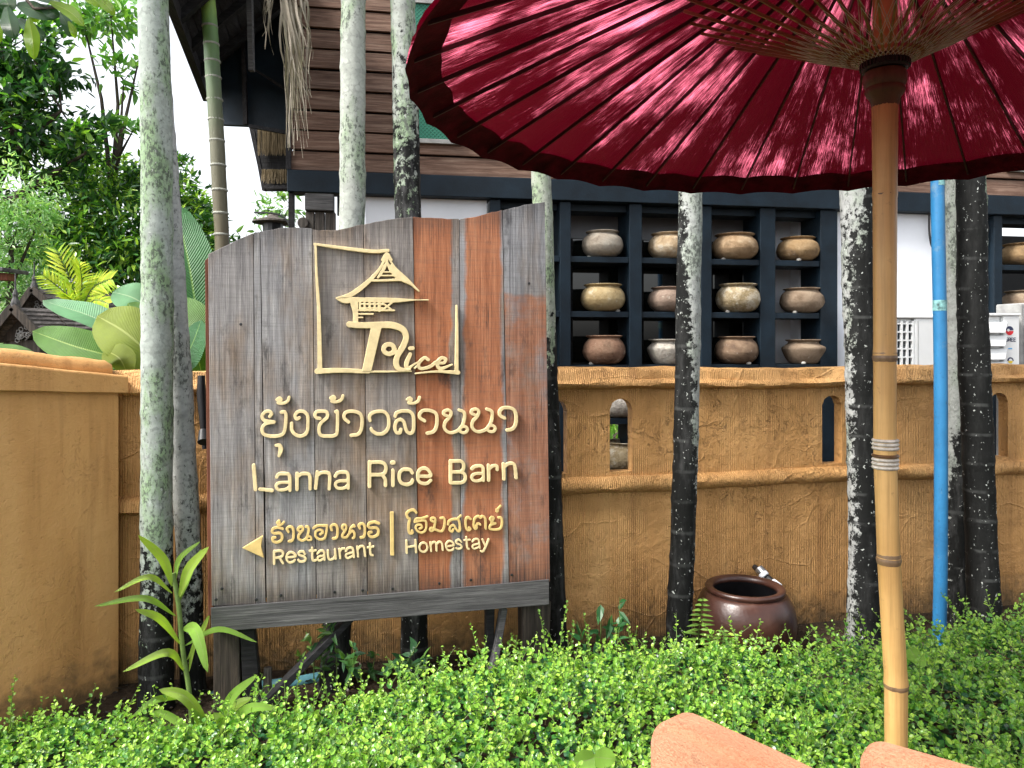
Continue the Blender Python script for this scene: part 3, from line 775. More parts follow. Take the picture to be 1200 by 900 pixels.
POTS = [(706, 0, 47, 33, 0, "smooth grey clay pot with scratched belly on the top shelf, leftmost"),
        (784, 0, 48, 32, 1, "tan clay pot with a cream patch on top shelf half behind palm"),
        (861, 0, 52, 32.5, 2, "wide plain tan clay pot on top shelf just right of palm"),
        (935, 0, 47, 30, 3, "squat ochre clay pot with soot patch on the top shelf, last column"),
        (706.5, 1, 51, 34, 4, "yellowish clay pot with wide pale rim on the middle shelf"),
        (785, 1, 50, 31, 5, "rosy tan clay pot on middle shelf half hidden behind palm"),
        (865, 1, 50, 35.5, 6, "pale crusty lichen covered clay pot on the middle shelf"),
        (940, 1, 49, 31, 7, "dull brown clay pot with dark flat rim on the middle shelf, last column"),
        (708, 2, 49, 36, 8, "reddish brown clay pot on the third shelf, just above the wall"),
        (783, 2, 48, 31, 9, "whitish weathered shouldered clay pot on third shelf beside palm"),
        (863, 2, 49, 34, 10, "brown clay pot with black smudge on the third shelf"),
        (942, 2, 48, 30, 7, "dark brown shouldered clay pot on third shelf, last column"),
        (1198, 0, 46, 28, 3, "tan clay pot at right edge of picture on the upper shelf"),
        (1200, 1, 46, 30, 7, "brown clay pot at right edge of picture above the grey box"),
        (726, 3, 50, 33, 9, "mottled clay pot seen at the top of the arched wall slot"),
        (729, 4, 52, 36, 6, "mossy clay pot seen at the bottom of the arched wall slot")]
for i, (px, row, w, h, m, lab) in enumerate(POTS):
    sh = 'shoulder' if i in (9, 11) else 'globe'
    clay_pot(px, row, w, h, mats[m], lab, rim=(0.78 if i not in (0, 3, 9) else 0.74 if i != 9 else 0.86), shape=sh)

# ------------------------------------------------------------------ air conditioner units
def ac_unit(label, px0, px1, split, ytop, v, louvre):
    r = empty("air_conditioner", label, "air conditioner", "outdoor air conditioner units behind the wall", frame=HOUSE)
    u0, u1, us = hu(px0, v), hu(px1, v), hu(split, v)
    zt = HOUSE.uv((px0 + px1) / 2, ytop, v)[2]; zb = zt - 0.56
    mb = MB(); mb.box(us, u1, v, v + 0.30, zb, zt); mb.box(u0, us - 0.001, v + 0.03, v + 0.30, zb, zt - 0.001)
    mb.build("casing", M['ac_white'], r, bevel=0.006, seg=2)
    MB().box(u0 - 0.008, u1 + 0.008, v - 0.008, v + 0.305, zt + 0.001, zt + 0.02).build("lid", M['ac_white'], r, bevel=0.005)
    if not louvre:
        MB().box(u0 + 0.015, us - 0.02, v + 0.024, v + 0.029, zb + 0.03, zt - 0.03).build("coil", M['ac_dark'], r)
        gr = MB(); nh = 6; nvv = 7
        w = 0.008
        for i in range(nvv + 1):
            u = us - 0.012 - (us - 0.012 - u0 - 0.012) * i / nvv
            gr.box(u - w, u + w, v, v + 0.022, zb + 0.02, zt - 0.02)
        for i in range(nh + 3):
            z = zt - 0.04 - i * 0.0635
            gr.box(u0 + 0.01, us - 0.004, v + 0.002, v + 0.02, z - 0.006, z + 0.006)
        gr.build("grille", M['ac_white'], r)
        MB().box(us + 0.025, us + 0.029, v - 0.002, v, zb + 0.02, zt - 0.02).build("seam", M['frame_grey'], r)
    else:
        for i in range(5):
            z = zt - 0.045 - i * 0.103
            mb = MB(); ua, ub = u0 + 0.01, us + 0.025
            sec = [(v - 0.045, z - 0.085), (v - 0.042, z - 0.09), (v + 0.028, z - 0.01), (v + 0.028, z), (v - 0.012, z - 0.005)]
            k = len(sec)
            ue = [ub - 0.035 * (0 if j in (2, 3) else 0.0) for j in range(k)]
            mb.add([(ua, a, b) for a, b in sec] + [(ub - (0.05 if a < v - 0.03 else 0.0), a, b) for a, b in sec],
                   [tuple(range(k)), tuple(range(k, 2*k))[::-1]] + [(j, j+k, (j+1) % k + k, (j+1) % k) for j in range(k)])
            mb.build("louvre", M['ac_white'], r, bevel=0.002)
    return r, u0, u1, us, zb, zt
ac_unit("white outdoor air conditioner with square grille beside the bamboo pole", 1022, 1100, 1072, 373, -0.50, False)
acr, u0, u1, us, zb, zt = ac_unit("white outdoor air conditioner with slatted louvres and red badge", 1122, 1195, 1176, 370, -0.50, True)
v = -0.50
def disc_part(name, mat, c, r, a0, a1, vv):
    poly = [(c[0] + r * math.cos(a0 + (a1 - a0) * i / 16), c[1] + r * math.sin(a0 + (a1 - a0) * i / 16)) for i in range(17)]
    mb = MB(); mb.prism(poly, vv, vv + 0.0015); return mb.build(name, mat, acr)
pc = HOUSE.uv(1183.0, 387.5, v)
rl = 0.034
disc_part("badge", M['print_navy'], (pc[0], pc[2] + 0.001), rl, 0.10, math.pi, v - 0.002)
disc_part("badge", M['print_red'], (pc[0], pc[2] - 0.001), rl, math.pi, 2 * math.pi - 0.05, v - 0.002)
disc_part("badge_core", M['ac_white'], (pc[0] - 0.012, pc[2] + 0.004), 0.011, 0, 6.28, v - 0.003)
def bars(name, mat, segs, w):
    mb = MB()
    for k, ((x0_, z0_), (x1_, z1_)) in enumerate(segs):
        mb.bar((x0_, v - 0.0016 - 0.0002 * k, z0_), (x1_, v - 0.0016 - 0.0002 * k, z1_), 0.0014, w, up=(-(z1_ - z0_), 0, (x1_ - x0_)))
    return mb.build(name, mat, acr)
for k, ch in enumerate("GREE"):
    x = pc[0] - 0.034 + k * 0.0235; z = HOUSE.uv(1185, 400, v)[2]; h = 0.027; w = 0.017
    seg = {"G": [((0,0),(0,h)),((0,h),(w,h)),((0,0),(w,0)),((w,0),(w,h*.45)),((w,h*.45),(w*.5,h*.45))],
           "R": [((0,0),(0,h)),((0,h),(w,h)),((w,h),(w,h*.5)),((0,h*.5),(w,h*.5)),((w*.45,h*.5),(w,0))],
           "E": [((0,0),(0,h)),((0,h),(w,h)),((0,h*.5),(w*.85,h*.5)),((0,0),(w,0))]}[ch]
    bars("letter", M['print_navy'], [((x + a, z + b), (x + c, z + d)) for (a, b), (c, d) in seg], 0.005)
z = HOUSE.uv(1185, 408.5, v)[2]; bars("print_dash", M['print_blue'], [((pc[0] - 0.012, z), (pc[0] + 0.022, z))], 0.008)
pd = HOUSE.uv(1184.0, 423.0, v)
disc_part("sticker", M['print_yellow'], (pd[0], pd[2]), 0.020, math.pi, 2*math.pi, v - 0.002)
disc_part("sticker", M['print_navy'], (pd[0], pd[2] + 0.001), 0.028, 0.0, math.pi, v - 0.002)
disc_part("sticker_core", M['ac_white'], (pd[0], pd[2] + 0.002), 0.016, 0.0, math.pi, v - 0.003)
b = empty("grey_box", "dark grey metal box at the right edge beside the louvred unit", "metal box", frame=HOUSE)
MB().box(hu(1196, -0.45), hu(1215, -0.45), -0.45, -0.2, 0.0, HOUSE.uv(1198, 355, -0.45)[2]).build("cabinet", M['frame_grey'], b, bevel=0.01)
MB().box(hu(1199, -0.45), hu(1212, -0.45), -0.458, -0.4515, 0.9, HOUSE.uv(1198, 362, -0.45)[2]).build("door", M['grey_wall'], b, bevel=0.003)
# cable down the white wall
pts = [HOUSE.world(*HOUSE.uv(px, py, -0.01)) for px, py in ((1089, 252), (1089, 270), (1091, 285), (1094, 291), (1099, 294))]
tag(MB().tube(smooth_path(pts, 4), 0.009, 7).build("cable", M['black_metal'], smooth=True), "short black cable bending down the white wall beside the blue pipe", "cable")
# ------------------------------------------------------------------ the sign
sign = empty("wooden_sign", "large weathered plank sign with raised cream Thai and English lettering", "sign", frame=SIGN)
su = SIGN.uv
top = [(240, 300), (243, 298), (260, 290), (297, 272.5), (303, 272), (331, 266.5), (352, 266.5), (366, 268.5), (373, 270), (398, 269), (425, 263), (450, 258), (484, 254), (512, 255.5), (537, 257), (555, 254.5), (572, 250), (590, 246), (615, 240), (639, 236), (660, 235)]
bot = [(240, 711.5), (247, 711), (311, 708), (371, 703), (431, 699), (491, 695), (540, 691), (596, 687), (645, 681.5), (660, 680)]
def interp(tab, x):
    return float(np.interp(x, [a for a, _ in tab], [b for _, b in tab]))
PL = [((243.5, 297), (247.5, 300), 'plank_grey'), ((297, 305), (300, 311), 'plank_grey'), ((305, 366), (312.5, 371), 'plank_grey'), ((366, 426), (371, 431), 'plank_grey'),
      ((426, 484), (431, 491), 'plank_grey'), ((484, 538.5), (491, 540.5), 'plank_orange'), ((538.5, 589), (540.5, 597), 'plank_mid'), ((589, 639), (597, 645), 'plank_patchy')]
for k, ((ta, tb), (ba, bb), mat) in enumerate(PL):
    dv = random.uniform(-0.003, 0.003)
    gap = 0.35
    tp = [(ta + gap + (tb - ta - 2 * gap) * i / 8) for i in range(9)]
    bp = [(ba + gap + (bb - ba - 2 * gap) * i / 8) for i in range(9)]
    poly = []
    yb0 = interp(bot, (ba + bb) / 2); sl = (interp(bot, bb) - interp(bot, ba)) / max(1, bb - ba)
    off = random.uniform(-0.8, 0.8)
    bp2 = sorted(bp + [x + 0.8 for x in bp[1:-1:3]] + [x + 1.6 for x in bp[1:-1:3]])
    for x in bp2:
        notch = -3.0 * random.random() if any(abs(x - (q + 0.8)) < 1e-6 for q in bp[1:-1:3]) and random.random() < 0.6 else 0
        poly.append(su(x, yb0 + sl * (x - (ba + bb) / 2) + off + notch + random.uniform(-0.4, 0.4), -0.012))
    for j in range(1, 8):
        f = j / 8; x = bb - gap + (tb - bb) * f; poly.append(su(x + 0.25 * nz(f * 6, k), interp(bot, bb) + (interp(top, tb) - interp(bot, bb)) * f, -0.012))
    for x in reversed(tp): poly.append(su(x, interp(top, x) + random.uniform(-0.5, 0.5), -0.012))
    for j in range(7, 0, -1):
        f = j / 8; x = ba + gap + (ta - ba) * f; poly.append(su(x + 0.25 * nz(f * 6, k + 7), interp(bot, ba) + (interp(top, ta) - interp(bot, ba)) * f, -0.012))
    MB().prism([(p[0], p[2]) for p in poly], -0.012 + dv, 0.014 + dv).build("plank", M[mat], sign, bevel=0.0015)
q = [su(252, 312, 0.016)] + [su(x, interp(top, x) + 8, 0.016) for x in (270, 300, 340, 400, 484, 555, 590, 630)] + [su(636, 680, 0.016), su(258, 704, 0.016)]
MB().prism([(p[0], p[2]) for p in q], 0.0176, 0.0182).build("dark_gap_backing", M['black_wood'], sign)  # thin black sheet added to give the plank gaps their shade
# reddish batten along the left edge, rails behind
q = [su(240, 305, 0.02), su(247, 300, 0.02), su(250, 720, 0.02), su(244, 722, 0.02)]
MB().prism([(p[0], p[2]) for p in q], 0.0185, 0.05).build("side_batten", M['red_batten'], sign, bevel=0.002)
for y0, y1 in ((360, 378), (560, 580)):
    q = [su(256, y0, 0.04), su(632, y0 + 2, 0.04), su(632, y1 + 2, 0.04), su(256, y1, 0.04)]
    MB().prism([(p[0], p[2]) for p in q], 0.0185, 0.06).build("back_rail", M['post_wood'], sign)
vr = -0.022
q = [su(247.5, 741, vr), su(400, 729, vr), su(520, 719, vr), su(643.5, 708.5, vr), su(643.5, 679, vr), su(520, 690, vr), su(400, 700, vr), su(247, 712, vr)]
MB().prism([(p[0], p[2]) for p in q], vr, -0.0165).build("bottom_rail", M['grey_wood'], sign, bevel=0.002)
q = [su(250, 739, 0.03), su(640, 708, 0.03), su(640, 684, 0.03), su(250, 712, 0.03)]
MB().prism([(p[0], p[2]) for p in q], 0.0185, 0.06).build("back_rail", M['grey_wood'], sign)
def post(x0, x1, x0b, x1b, ytop, v0, v1, mat='post_wood', name="post"):
    a, b = su(x0, ytop, v0), su(x1, ytop, v0); c, d = su(x0b, 830, v0), su(x1b, 830, v0)
    poly = [(c[0] + (c[0] - a[0]) * 0.1, -0.15), (d[0], -0.15), (b[0], b[2]), (a[0], a[2])]
    MB().prism(poly, v0, v1).build(name, M[mat], sign, bevel=0.004)
post(250, 280, 250, 284, 735, 0.064, 0.16)
post(281, 298, 287, 312, 735, 0.066, 0.14, 'black_wood')
post(570, 580, 570, 577, 712, 0.062, 0.12, 'black_wood')
post(612, 646, 614, 640, 705, 0.064, 0.17, 'post_wood')
a, b = SIGN.uv(412, 722, 0.09), SIGN.uv(296, 838, -0.12)
MB().bar(a, b, 0.03, 0.075, up=(0, 1, 0)).build("brace", M['black_wood'], sign, bevel=0.003)
a, b = SIGN.uv(590, 712, 0.08), SIGN.uv(577, 786, 0.03)
MB().bar(a, b, 0.03, 0.06, up=(0, 1, 0)).build("brace", M['grey_wood'], sign, bevel=0.003)
for px, py in ((253, 703), (329, 698), (260, 690), (425, 692), (300, 703), (282, 380), (600, 674), (552, 680), (460, 690), (392, 694), (620, 332), (515, 684)):
    p = su(px, py, -0.02)
    o = MB().lathe([(0.0065, 0), (0.0065, 0.003), (0.004, 0.004), (0, 0.004)], 8).build("screw", M['black_metal'], sign)
    o.rotation_euler = (math.radians(90), 0, 0); o.location = (p[0], -0.0155, p[2])

# lettering: strokes given in picture units of a zoomed view, turned into solid cut-out letters on the planks
def glyph(name, strokes, polys, org, sc, mat, cell=0.8, tf=0.030, tb=0.016, par=None):
    """strokes: (points, widths) in zoom units; org, sc map them to picture px"""
    segs = []
    for pts, w in strokes:
        ww = [w] * len(pts) if not hasattr(w, '__len__') else list(w)
        pp = [(org[0] + x / sc, org[1] + y / sc, a / sc / 2) for (x, y), a in zip(pts, ww)]
        if len(pp) > 2: pp = smooth_path(pp, 5)
        segs += list(zip(pp, pp[1:]))
    pg = [[(org[0] + x / sc, org[1] + y / sc) for x, y in p] for p in polys]
    ax = [c[0] for s in segs for c in s] + [x for p in pg for x, _ in p]
    ay = [c[1] for s in segs for c in s] + [y for p in pg for _, y in p]
    pad = max([c[2] for s in segs for c in s] + [0]) + 2 * cell
    nx, ny = int((max(ax) - min(ax) + 2 * pad) / cell) + 2, int((max(ay) - min(ay) + 2 * pad) / cell) + 2
    gx = min(ax) - pad + np.arange(nx) * cell; gy = min(ay) - pad + np.arange(ny) * cell
    X, Y = np.meshgrid(gx, gy)
    D = np.full(X.shape, 1e3)
    for a, b in segs:
        dx, dy = b[0] - a[0], b[1] - a[1]; L = dx*dx + dy*dy + 1e-9
        t_ = np.clip(((X - a[0]) * dx + (Y - a[1]) * dy) / L, 0, 1)
        D = np.minimum(D, np.hypot(X - a[0] - t_*dx, Y - a[1] - t_*dy) - (a[2] + (b[2] - a[2]) * t_))
    for p in pg:
        ins = np.zeros(X.shape, bool); dd = np.full(X.shape, 1e3)
        for (x0_, y0_), (x1_, y1_) in zip(p, p[1:] + p[:1]):
            c = ((y0_ > Y) != (y1_ > Y)) & (X < (x1_ - x0_) * (Y - y0_) / ((y1_ - y0_) or 1e-9) + x0_)
            ins ^= c
            dx, dy = x1_ - x0_, y1_ - y0_; L = dx*dx + dy*dy + 1e-9
            t_ = np.clip(((X - x0_) * dx + (Y - y0_) * dy) / L, 0, 1)
            dd = np.minimum(dd, np.hypot(X - x0_ - t_*dx, Y - y0_ - t_*dy))
        D = np.minimum(D, np.where(ins, -dd, dd))
    V, Fc, idx = [], [], {}
    def vert(key, x, y, v):
        if key not in idx:
            u, _, z = su(x, y, -tf); idx[key] = len(V); V.append((u, v, z))
        return idx[key]
    I = D < 0
    bev = 0.0012
    for j in range(ny - 1):
        run = None
        for i in range(nx):
            full = i < nx - 1 and I[j, i] and I[j, i+1] and I[j+1, i] and I[j+1, i+1]
            if full:
                if run is None: run = i
                continue
            if run is not None:
                q = [(run, j), (i, j), (i, j+1), (run, j+1)]
                Fc.append([vert(k, gx[k[0]], gy[k[1]], -tf) for k in q]); run = None
            if i == nx - 1 or not (I[j, i] or I[j, i+1] or I[j+1, i] or I[j+1, i+1]): continue
            cs = [(i, j), (i+1, j), (i+1, j+1), (i, j+1)]; poly = []
            for a, b in zip(cs, cs[1:] + cs[:1]):
                da, db = D[a[1], a[0]], D[b[1], b[0]]
                if da < 0: poly.append((a, gx[a[0]], gy[a[1]], False))
                if (da < 0) != (db < 0):
                    t_ = da / (da - db); k = (min(a, b), max(a, b))
                    poly.append((k, gx[a[0]] + t_ * (gx[b[0]] - gx[a[0]]), gy[a[1]] + t_ * (gy[b[1]] - gy[a[1]]), True))
            Fc.append([vert(k, x, y, -tf + (bev if c else 0)) for k, x, y, c in poly])
            for a, b in zip(poly, poly[1:] + poly[:1]):
                if a[3] and b[3]:
                    f = [vert(a[0], a[1], a[2], -tf + bev), vert(b[0], b[1], b[2], -tf + bev), vert(('b', b[0]), b[1], b[2], -tb), vert(('b', a[0]), a[1], a[2], -tb)]
                    Fc.append(f[::-1])
    me = bpy.data.meshes.new(name); me.from_pydata(V, [], Fc)
    bm = bmesh.new(); bm.from_mesh(me); bmesh.ops.recalc_face_normals(bm, faces=bm.faces); bm.to_mesh(me); bm.free()
    return link(name, me, par or sign, mat)

def off(pts, dx, dy): return [(x + dx, y + dy) for x, y in pts]
Z2, Z3, ZS = (290, 455), (450, 455), 6.924
W = 27
TONE = [(238, 92), (260, 80), (272, 95), (248, 118), (290, 122), (325, 105), (338, 74)]
AA = [(820, 275), (787, 245), (787, 210), (815, 190), (870, 190), (918, 212), (931, 270), (922, 340), (895, 375), (842, 384)]
NO = [(513, 225), (487, 212), (490, 188), (525, 178), (546, 200), (530, 240), (500, 272), (490, 312), (505, 345), (545, 362), (600, 345), (638, 300), (655, 240), (650, 195), (612, 178)]
NOL = [(612, 345), (630, 312), (665, 315), (679, 335), (666, 358), (635, 360), (612, 345)]
big_thai = [
    (Z2, [(TONE, 25)]),
    (Z2, [([(180, 230), (195, 208), (180, 190), (150, 190), (122, 215), (122, 245), (148, 266), (215, 275), (160, 284), (128, 305), (118, 340), (135, 375), (190, 390), (260, 385), (298, 355), (312, 260), (312, 215), (300, 192), (274, 196)], W)]),
    (Z2, [([(420, 240), (398, 250), (386, 225), (397, 200), (430, 187), (472, 200), (490, 240), (488, 330), (470, 372), (430, 390), (387, 375), (360, 340), (358, 286)], W)]),
    (Z2, [([(230, 465), (258, 465), (270, 495), (256, 550)], (22, 30, 38, 24))]),
    (Z2, [([(588, 246), (560, 240), (547, 215), (562, 192), (610, 187), (646, 198), (645, 238), (604, 275), (583, 310), (583, 360), (602, 385), (650, 390), (706, 385), (728, 350), (730, 200), (716, 192)], W)]),
    (Z2, [(off(TONE, 437, -12), 25)]),
    (Z2, [(AA, W)]),
    (Z2, [([(995, 262), (990, 235), (1006, 206), (1050, 190), (1108, 192), (1142, 230), (1147, 300), (1130, 345), (1095, 370), (1050, 371), (1012, 345), (1005, 330)], W)]),
    (Z3, [([(92, 228), (104, 200), (150, 186), (208, 190), (238, 225), (243, 300), (236, 350), (214, 368), (187, 352), (172, 310), (160, 270), (128, 254), (97, 278), (89, 328), (104, 360), (130, 362), (137, 335)], W)]),
    (Z3, [(off(TONE, -48, 0), 23)]),
    (Z3, [([(330, 265), (293, 240), (292, 207), (320, 182), (375, 182), (422, 205), (432, 260), (424, 320), (400, 354), (352, 367)], W)]),
    (Z3, [(NO, 25), (NOL, 24)]),
    (Z3, [(off(NO, 225, -8), 25), (off(NOL, 225, -8), 24)]),
    (Z3, [([(980, 243), (943, 220), (942, 185), (970, 160), (1025, 160), (1062, 183), (1075, 238), (1068, 298), (1045, 330), (1002, 342)], W)]),
]
for org, st in big_thai: glyph("letter", st, [], org, ZS, M['gold'], 0.75)
w = 27
latin = [
    (Z2, [([(50, 628), (65, 822)], 30)]), (Z2, [([(100, 820), (200, 832)], 26)]),
    (Z2, [([(236, 722), (256, 697), (308, 694), (338, 707), (345, 760), (345, 830)], 26), ([(345, 766), (268, 767), (236, 782), (236, 808), (258, 827), (308, 822), (345, 800)], 24)]),
    (Z2, [([(402, 694), (402, 822)], 28), ([(402, 722), (440, 697), (488, 697), (507, 722), (508, 818)], 26)]),
    (Z2, [([(567, 682), (553, 812)], 28), ([(563, 710), (600, 687), (648, 687), (667, 712), (664, 818)], 26)]),
    (Z2, [([(712, 716), (736, 687), (788, 682), (816, 702), (818, 812)], 26), ([(818, 752), (747, 754), (717, 771), (717, 794), (738, 813), (790, 809), (818, 785)], 24)]),
    (Z2, [([(991, 600), (991, 798)], 29), ([(991, 604), (1078, 602), (1118, 622), (1122, 668), (1094, 700), (991, 702)], 27), ([(1095, 704), (1118, 740), (1121, 790)], 28)]),
    (Z3, [([(73, 668), (73, 790)], 28), ([(66, 605), (80, 604)], 32)]),
    (Z3, [([(230, 688), (213, 664), (165, 660), (132, 680), (124, 730), (141, 768), (185, 783), (222, 770), (232, 748)], 27)]),
    (Z3, [([(278, 714), (374, 714), (370, 678), (340, 652), (302, 656), (277, 690), (277, 740), (302, 770), (350, 773), (380, 748)], 26)]),
    (Z3, [([(541, 592), (541, 765)], 28), ([(541, 768), (628, 767), (658, 745), (658, 706), (628, 682), (541, 680)], 26), ([(541, 594), (618, 592), (646, 614), (646, 655), (626, 680)], 26)]),
    (Z3, [([(714, 656), (736, 637), (778, 631), (805, 650), (808, 750)], 25), ([(808, 692), (746, 694), (717, 711), (717, 738), (741, 753), (784, 748), (808, 725)], 23)]),
    (Z3, [([(850, 626), (850, 748)], 26), ([(850, 662), (880, 634), (916, 632), (920, 662)], 25)]),
    (Z3, [([(972, 616), (975, 738)], 27), ([(972, 642), (1010, 614), (1052, 614), (1066, 650), (1074, 728)], 26)]),
]
for org, st in latin: glyph("letter", st, [], org, ZS, M['gold'], 0.75)
Z4, S4 = (275, 585), 6.667
RO = [(375, 232), (340, 222), (302, 231), (292, 255), (312, 268), (350, 266), (370, 285), (364, 322), (330, 338), (302, 330), (296, 306), (316, 300)]
small_thai = [
    [(RO, 21)], [([(330, 185), (345, 170), (350, 186), (337, 205), (365, 200), (385, 180)], 17)],
    [([(420, 256), (408, 232), (430, 216), (455, 230), (460, 290), (448, 325), (424, 331)], 20)],
    [([(512, 255), (494, 240), (502, 222), (525, 217), (534, 238), (502, 280), (500, 308), (530, 324), (563, 300), (578, 245), (572, 218), (557, 216)], 19), ([(560, 310), (578, 292), (597, 300), (597, 318), (575, 322), (560, 310)], 16)],
    [([(615, 228), (650, 208), (722, 208)], 18), ([(722, 208), (716, 262), (700, 308), (662, 315), (632, 290), (636, 252), (668, 240), (690, 258), (668, 276)], 18)],
    [([(758, 242), (752, 216), (775, 200), (799, 215), (804, 270), (794, 303), (769, 309)], 20)],
    [([(855, 245), (840, 226), (846, 206), (868, 206), (870, 235), (842, 280), (846, 298), (874, 298), (895, 268), (906, 230), (930, 206), (936, 214)], 18), ([(895, 270), (920, 248), (936, 270), (934, 298), (924, 306)], 18)],
    [([(978, 228), (970, 206), (992, 192), (1013, 206), (1018, 260), (1008, 294), (986, 301)], 20)],
    [(off(RO, 752, -42), 21)],
]
for st in small_thai: glyph("letter", st, [], Z4, S4, M['gold2'], 0.55, tf=0.026)
restaurant = [
    [([(308, 408), (308, 506)], 19), ([(308, 410), (358, 405), (377, 420), (371, 445), (348, 456), (308, 460)], 18), ([(350, 458), (377, 500)], 19)],
    [([(408, 456), (474, 449), (464, 426), (435, 416), (409, 436), (406, 470), (426, 494), (455, 491), (471, 476)], 17)],
    [([(548, 430), (535, 411), (506, 413), (502, 434), (540, 450), (554, 468), (540, 487), (510, 488), (498, 476)], 17)],
    [([(605, 383), (608, 468), (620, 481), (634, 478)], 18), ([(586, 406), (634, 401)], 16)],
    [([(646, 426), (670, 404), (697, 413), (702, 474)], 17), ([(700, 441), (656, 450), (649, 468), (665, 481), (700, 460)], 16)],
    [([(728, 402), (731, 455), (745, 474), (773, 464), (785, 445)], 17), ([(783, 395), (790, 467)], 17)],
    [([(818, 391), (825, 462)], 17), ([(820, 412), (838, 390), (857, 387)], 16)],
    [([(869, 407), (886, 384), (922, 387), (932, 455)], 17), ([(928, 416), (881, 428), (869, 445), (886, 461), (928, 440)], 16)],
    [([(958, 373), (965, 449)], 17), ([(960, 394), (985, 370), (1010, 377), (1020, 445)], 17)],
    [([(1058, 348), (1062, 428), (1079, 440)], 17), ([(1041, 379), (1084, 371)], 16)],
]
for st in restaurant: glyph("letter", st, [], Z4, S4, M['gold'], 0.45, tf=0.026)
glyph("arrow", [], [[(60, 382), (222, 284), (205, 370), (229, 460)]], Z4, S4, M['gold2'], 0.7, tf=0.030)
Z5, S5 = (445, 580), 7.5
glyph("divider", [], [[(90, 150), (123, 148), (127, 533), (94, 534)]], Z5, S5, M['gold2'], 0.7, tf=0.026)
homestay_thai = [
    [([(322, 156), (300, 134), (260, 142), (238, 166), (246, 200), (264, 215), (256, 260), (256, 318), (266, 338), (288, 334), (285, 316)], 23)],
    [([(308, 240), (322, 212), (380, 205), (420, 190)], 19), ([(310, 238), (396, 226), (410, 262), (403, 310), (370, 333), (332, 318), (317, 286), (332, 264), (364, 266), (371, 288), (350, 298)], 19)],
    [([(470, 235), (452, 225), (457, 206), (484, 207), (489, 230), (477, 298), (456, 318), (442, 305), (460, 292), (510, 314), (548, 319), (568, 280), (571, 222), (560, 203), (537, 206)], 20)],
    [([(602, 260), (607, 236), (640, 217), (688, 217), (703, 250), (706, 308), (690, 320), (671, 300), (650, 267), (622, 281), (617, 313), (638, 323), (645, 304)], 20), ([(682, 214), (714, 183)], 17)],
    [([(800, 214), (777, 197), (757, 220), (761, 290), (780, 312), (798, 300), (786, 288)], 20)],
    [([(884, 262), (866, 252), (852, 266), (852, 292), (838, 298), (827, 260), (836, 210), (868, 188), (885, 202), (903, 188), (928, 210), (934, 298)], 20)],
    [([(987, 231), (972, 216), (986, 197), (1003, 206), (986, 244), (1018, 251), (977, 265), (970, 298), (1020, 306), (1063, 294), (1076, 250), (1069, 203), (1047, 202)], 20)],
    [([(1026, 145), (1029, 127), (1041, 140), (1030, 150)], 15), ([(1036, 130), (1064, 97)], 17)],
]
for st in homestay_thai: glyph("letter", st, [], Z5, S5, M['gold2'], 0.55, tf=0.026)
ring = lambda cx, cy, rx, ry, n=9: [(cx + rx * math.cos(2*math.pi*i/(n-1)), cy + ry * math.sin(2*math.pi*i/(n-1))) for i in range(n)]
homestay = [
    [([(235, 404), (238, 510)], 19), ([(315, 399), (320, 505)], 19), ([(237, 460), (318, 451)], 17)],
    [(ring(385, 462, 36, 40), 17)],
    [([(447, 418), (452, 496)], 17), ([(448, 437), (475, 416), (496, 430), (500, 491)], 17), ([(500, 434), (525, 413), (547, 428), (555, 486)], 17)],
    [([(586, 453), (649, 444), (639, 416), (610, 406), (586, 430), (586, 465), (606, 489), (640, 484), (651, 469)], 16)],
    [([(718, 415), (700, 396), (676, 403), (676, 425), (710, 440), (721, 460), (700, 476), (673, 470)], 16)],
    [([(762, 373), (770, 463), (784, 476)], 17), ([(746, 400), (794, 395)], 15)],
    [([(816, 411), (836, 391), (869, 396), (880, 468)], 16), ([(875, 429), (829, 440), (816, 459), (835, 474), (875, 456)], 15)],
    [([(905, 393), (930, 452)], 17), ([(958, 391), (925, 472), (906, 498), (890, 494)], 17)],
]
for st in homestay: glyph("letter", st, [], Z5, S5, M['gold'], 0.45, tf=0.026)
# emblem: hand drawn square, rice barn and the word
Z1, S1 = (360, 275), 5.295
G = M['gold']
glyph("emblem_frame", [([(45, 58), (220, 82), (400, 103), (502, 98)], (14, 20, 22, 20)), ([(52, 58), (58, 250), (72, 480), (79, 840)], (14, 16, 22, 30)),
      ([(62, 848), (200, 842), (380, 850)], (34, 30, 24)), ([(380, 850), (520, 850), (645, 848)], (14, 10, 9))], [], Z1, S1, G, 0.75, tf=0.034)
glyph("emblem_frame", [([(672, 862), (800, 850), (938, 856)], (10, 14, 26)), ([(928, 440), (930, 600), (928, 850)], (11, 17, 24))], [], Z1, S1, G, 0.75, tf=0.034)
glyph("emblem_roof", [([(182, 394), (270, 372), (370, 300), (446, 218), (490, 135)], (12, 30, 26, 18, 14)), ([(262, 378), (380, 290), (470, 190)], (26, 26, 10)),
      ([(502, 135), (545, 205), (615, 275), (694, 350)], (12, 14, 22, 8)), ([(520, 190), (570, 262), (640, 306)], (10, 26, 12)), ([(405, 284), (480, 284), (580, 278)], (14, 13, 18)),
      ([(440, 266), (470, 222), (496, 180), (520, 220), (556, 268)], (14, 20, 18, 20, 14)), ([(474, 232), (526, 232)], 8), ([(458, 254), (545, 254)], 9),
      ([(468, 154), (495, 118), (522, 156)], 18), ([(495, 122), (495, 180)], (16, 20))], [], Z1, S1, G, 0.62, tf=0.034)
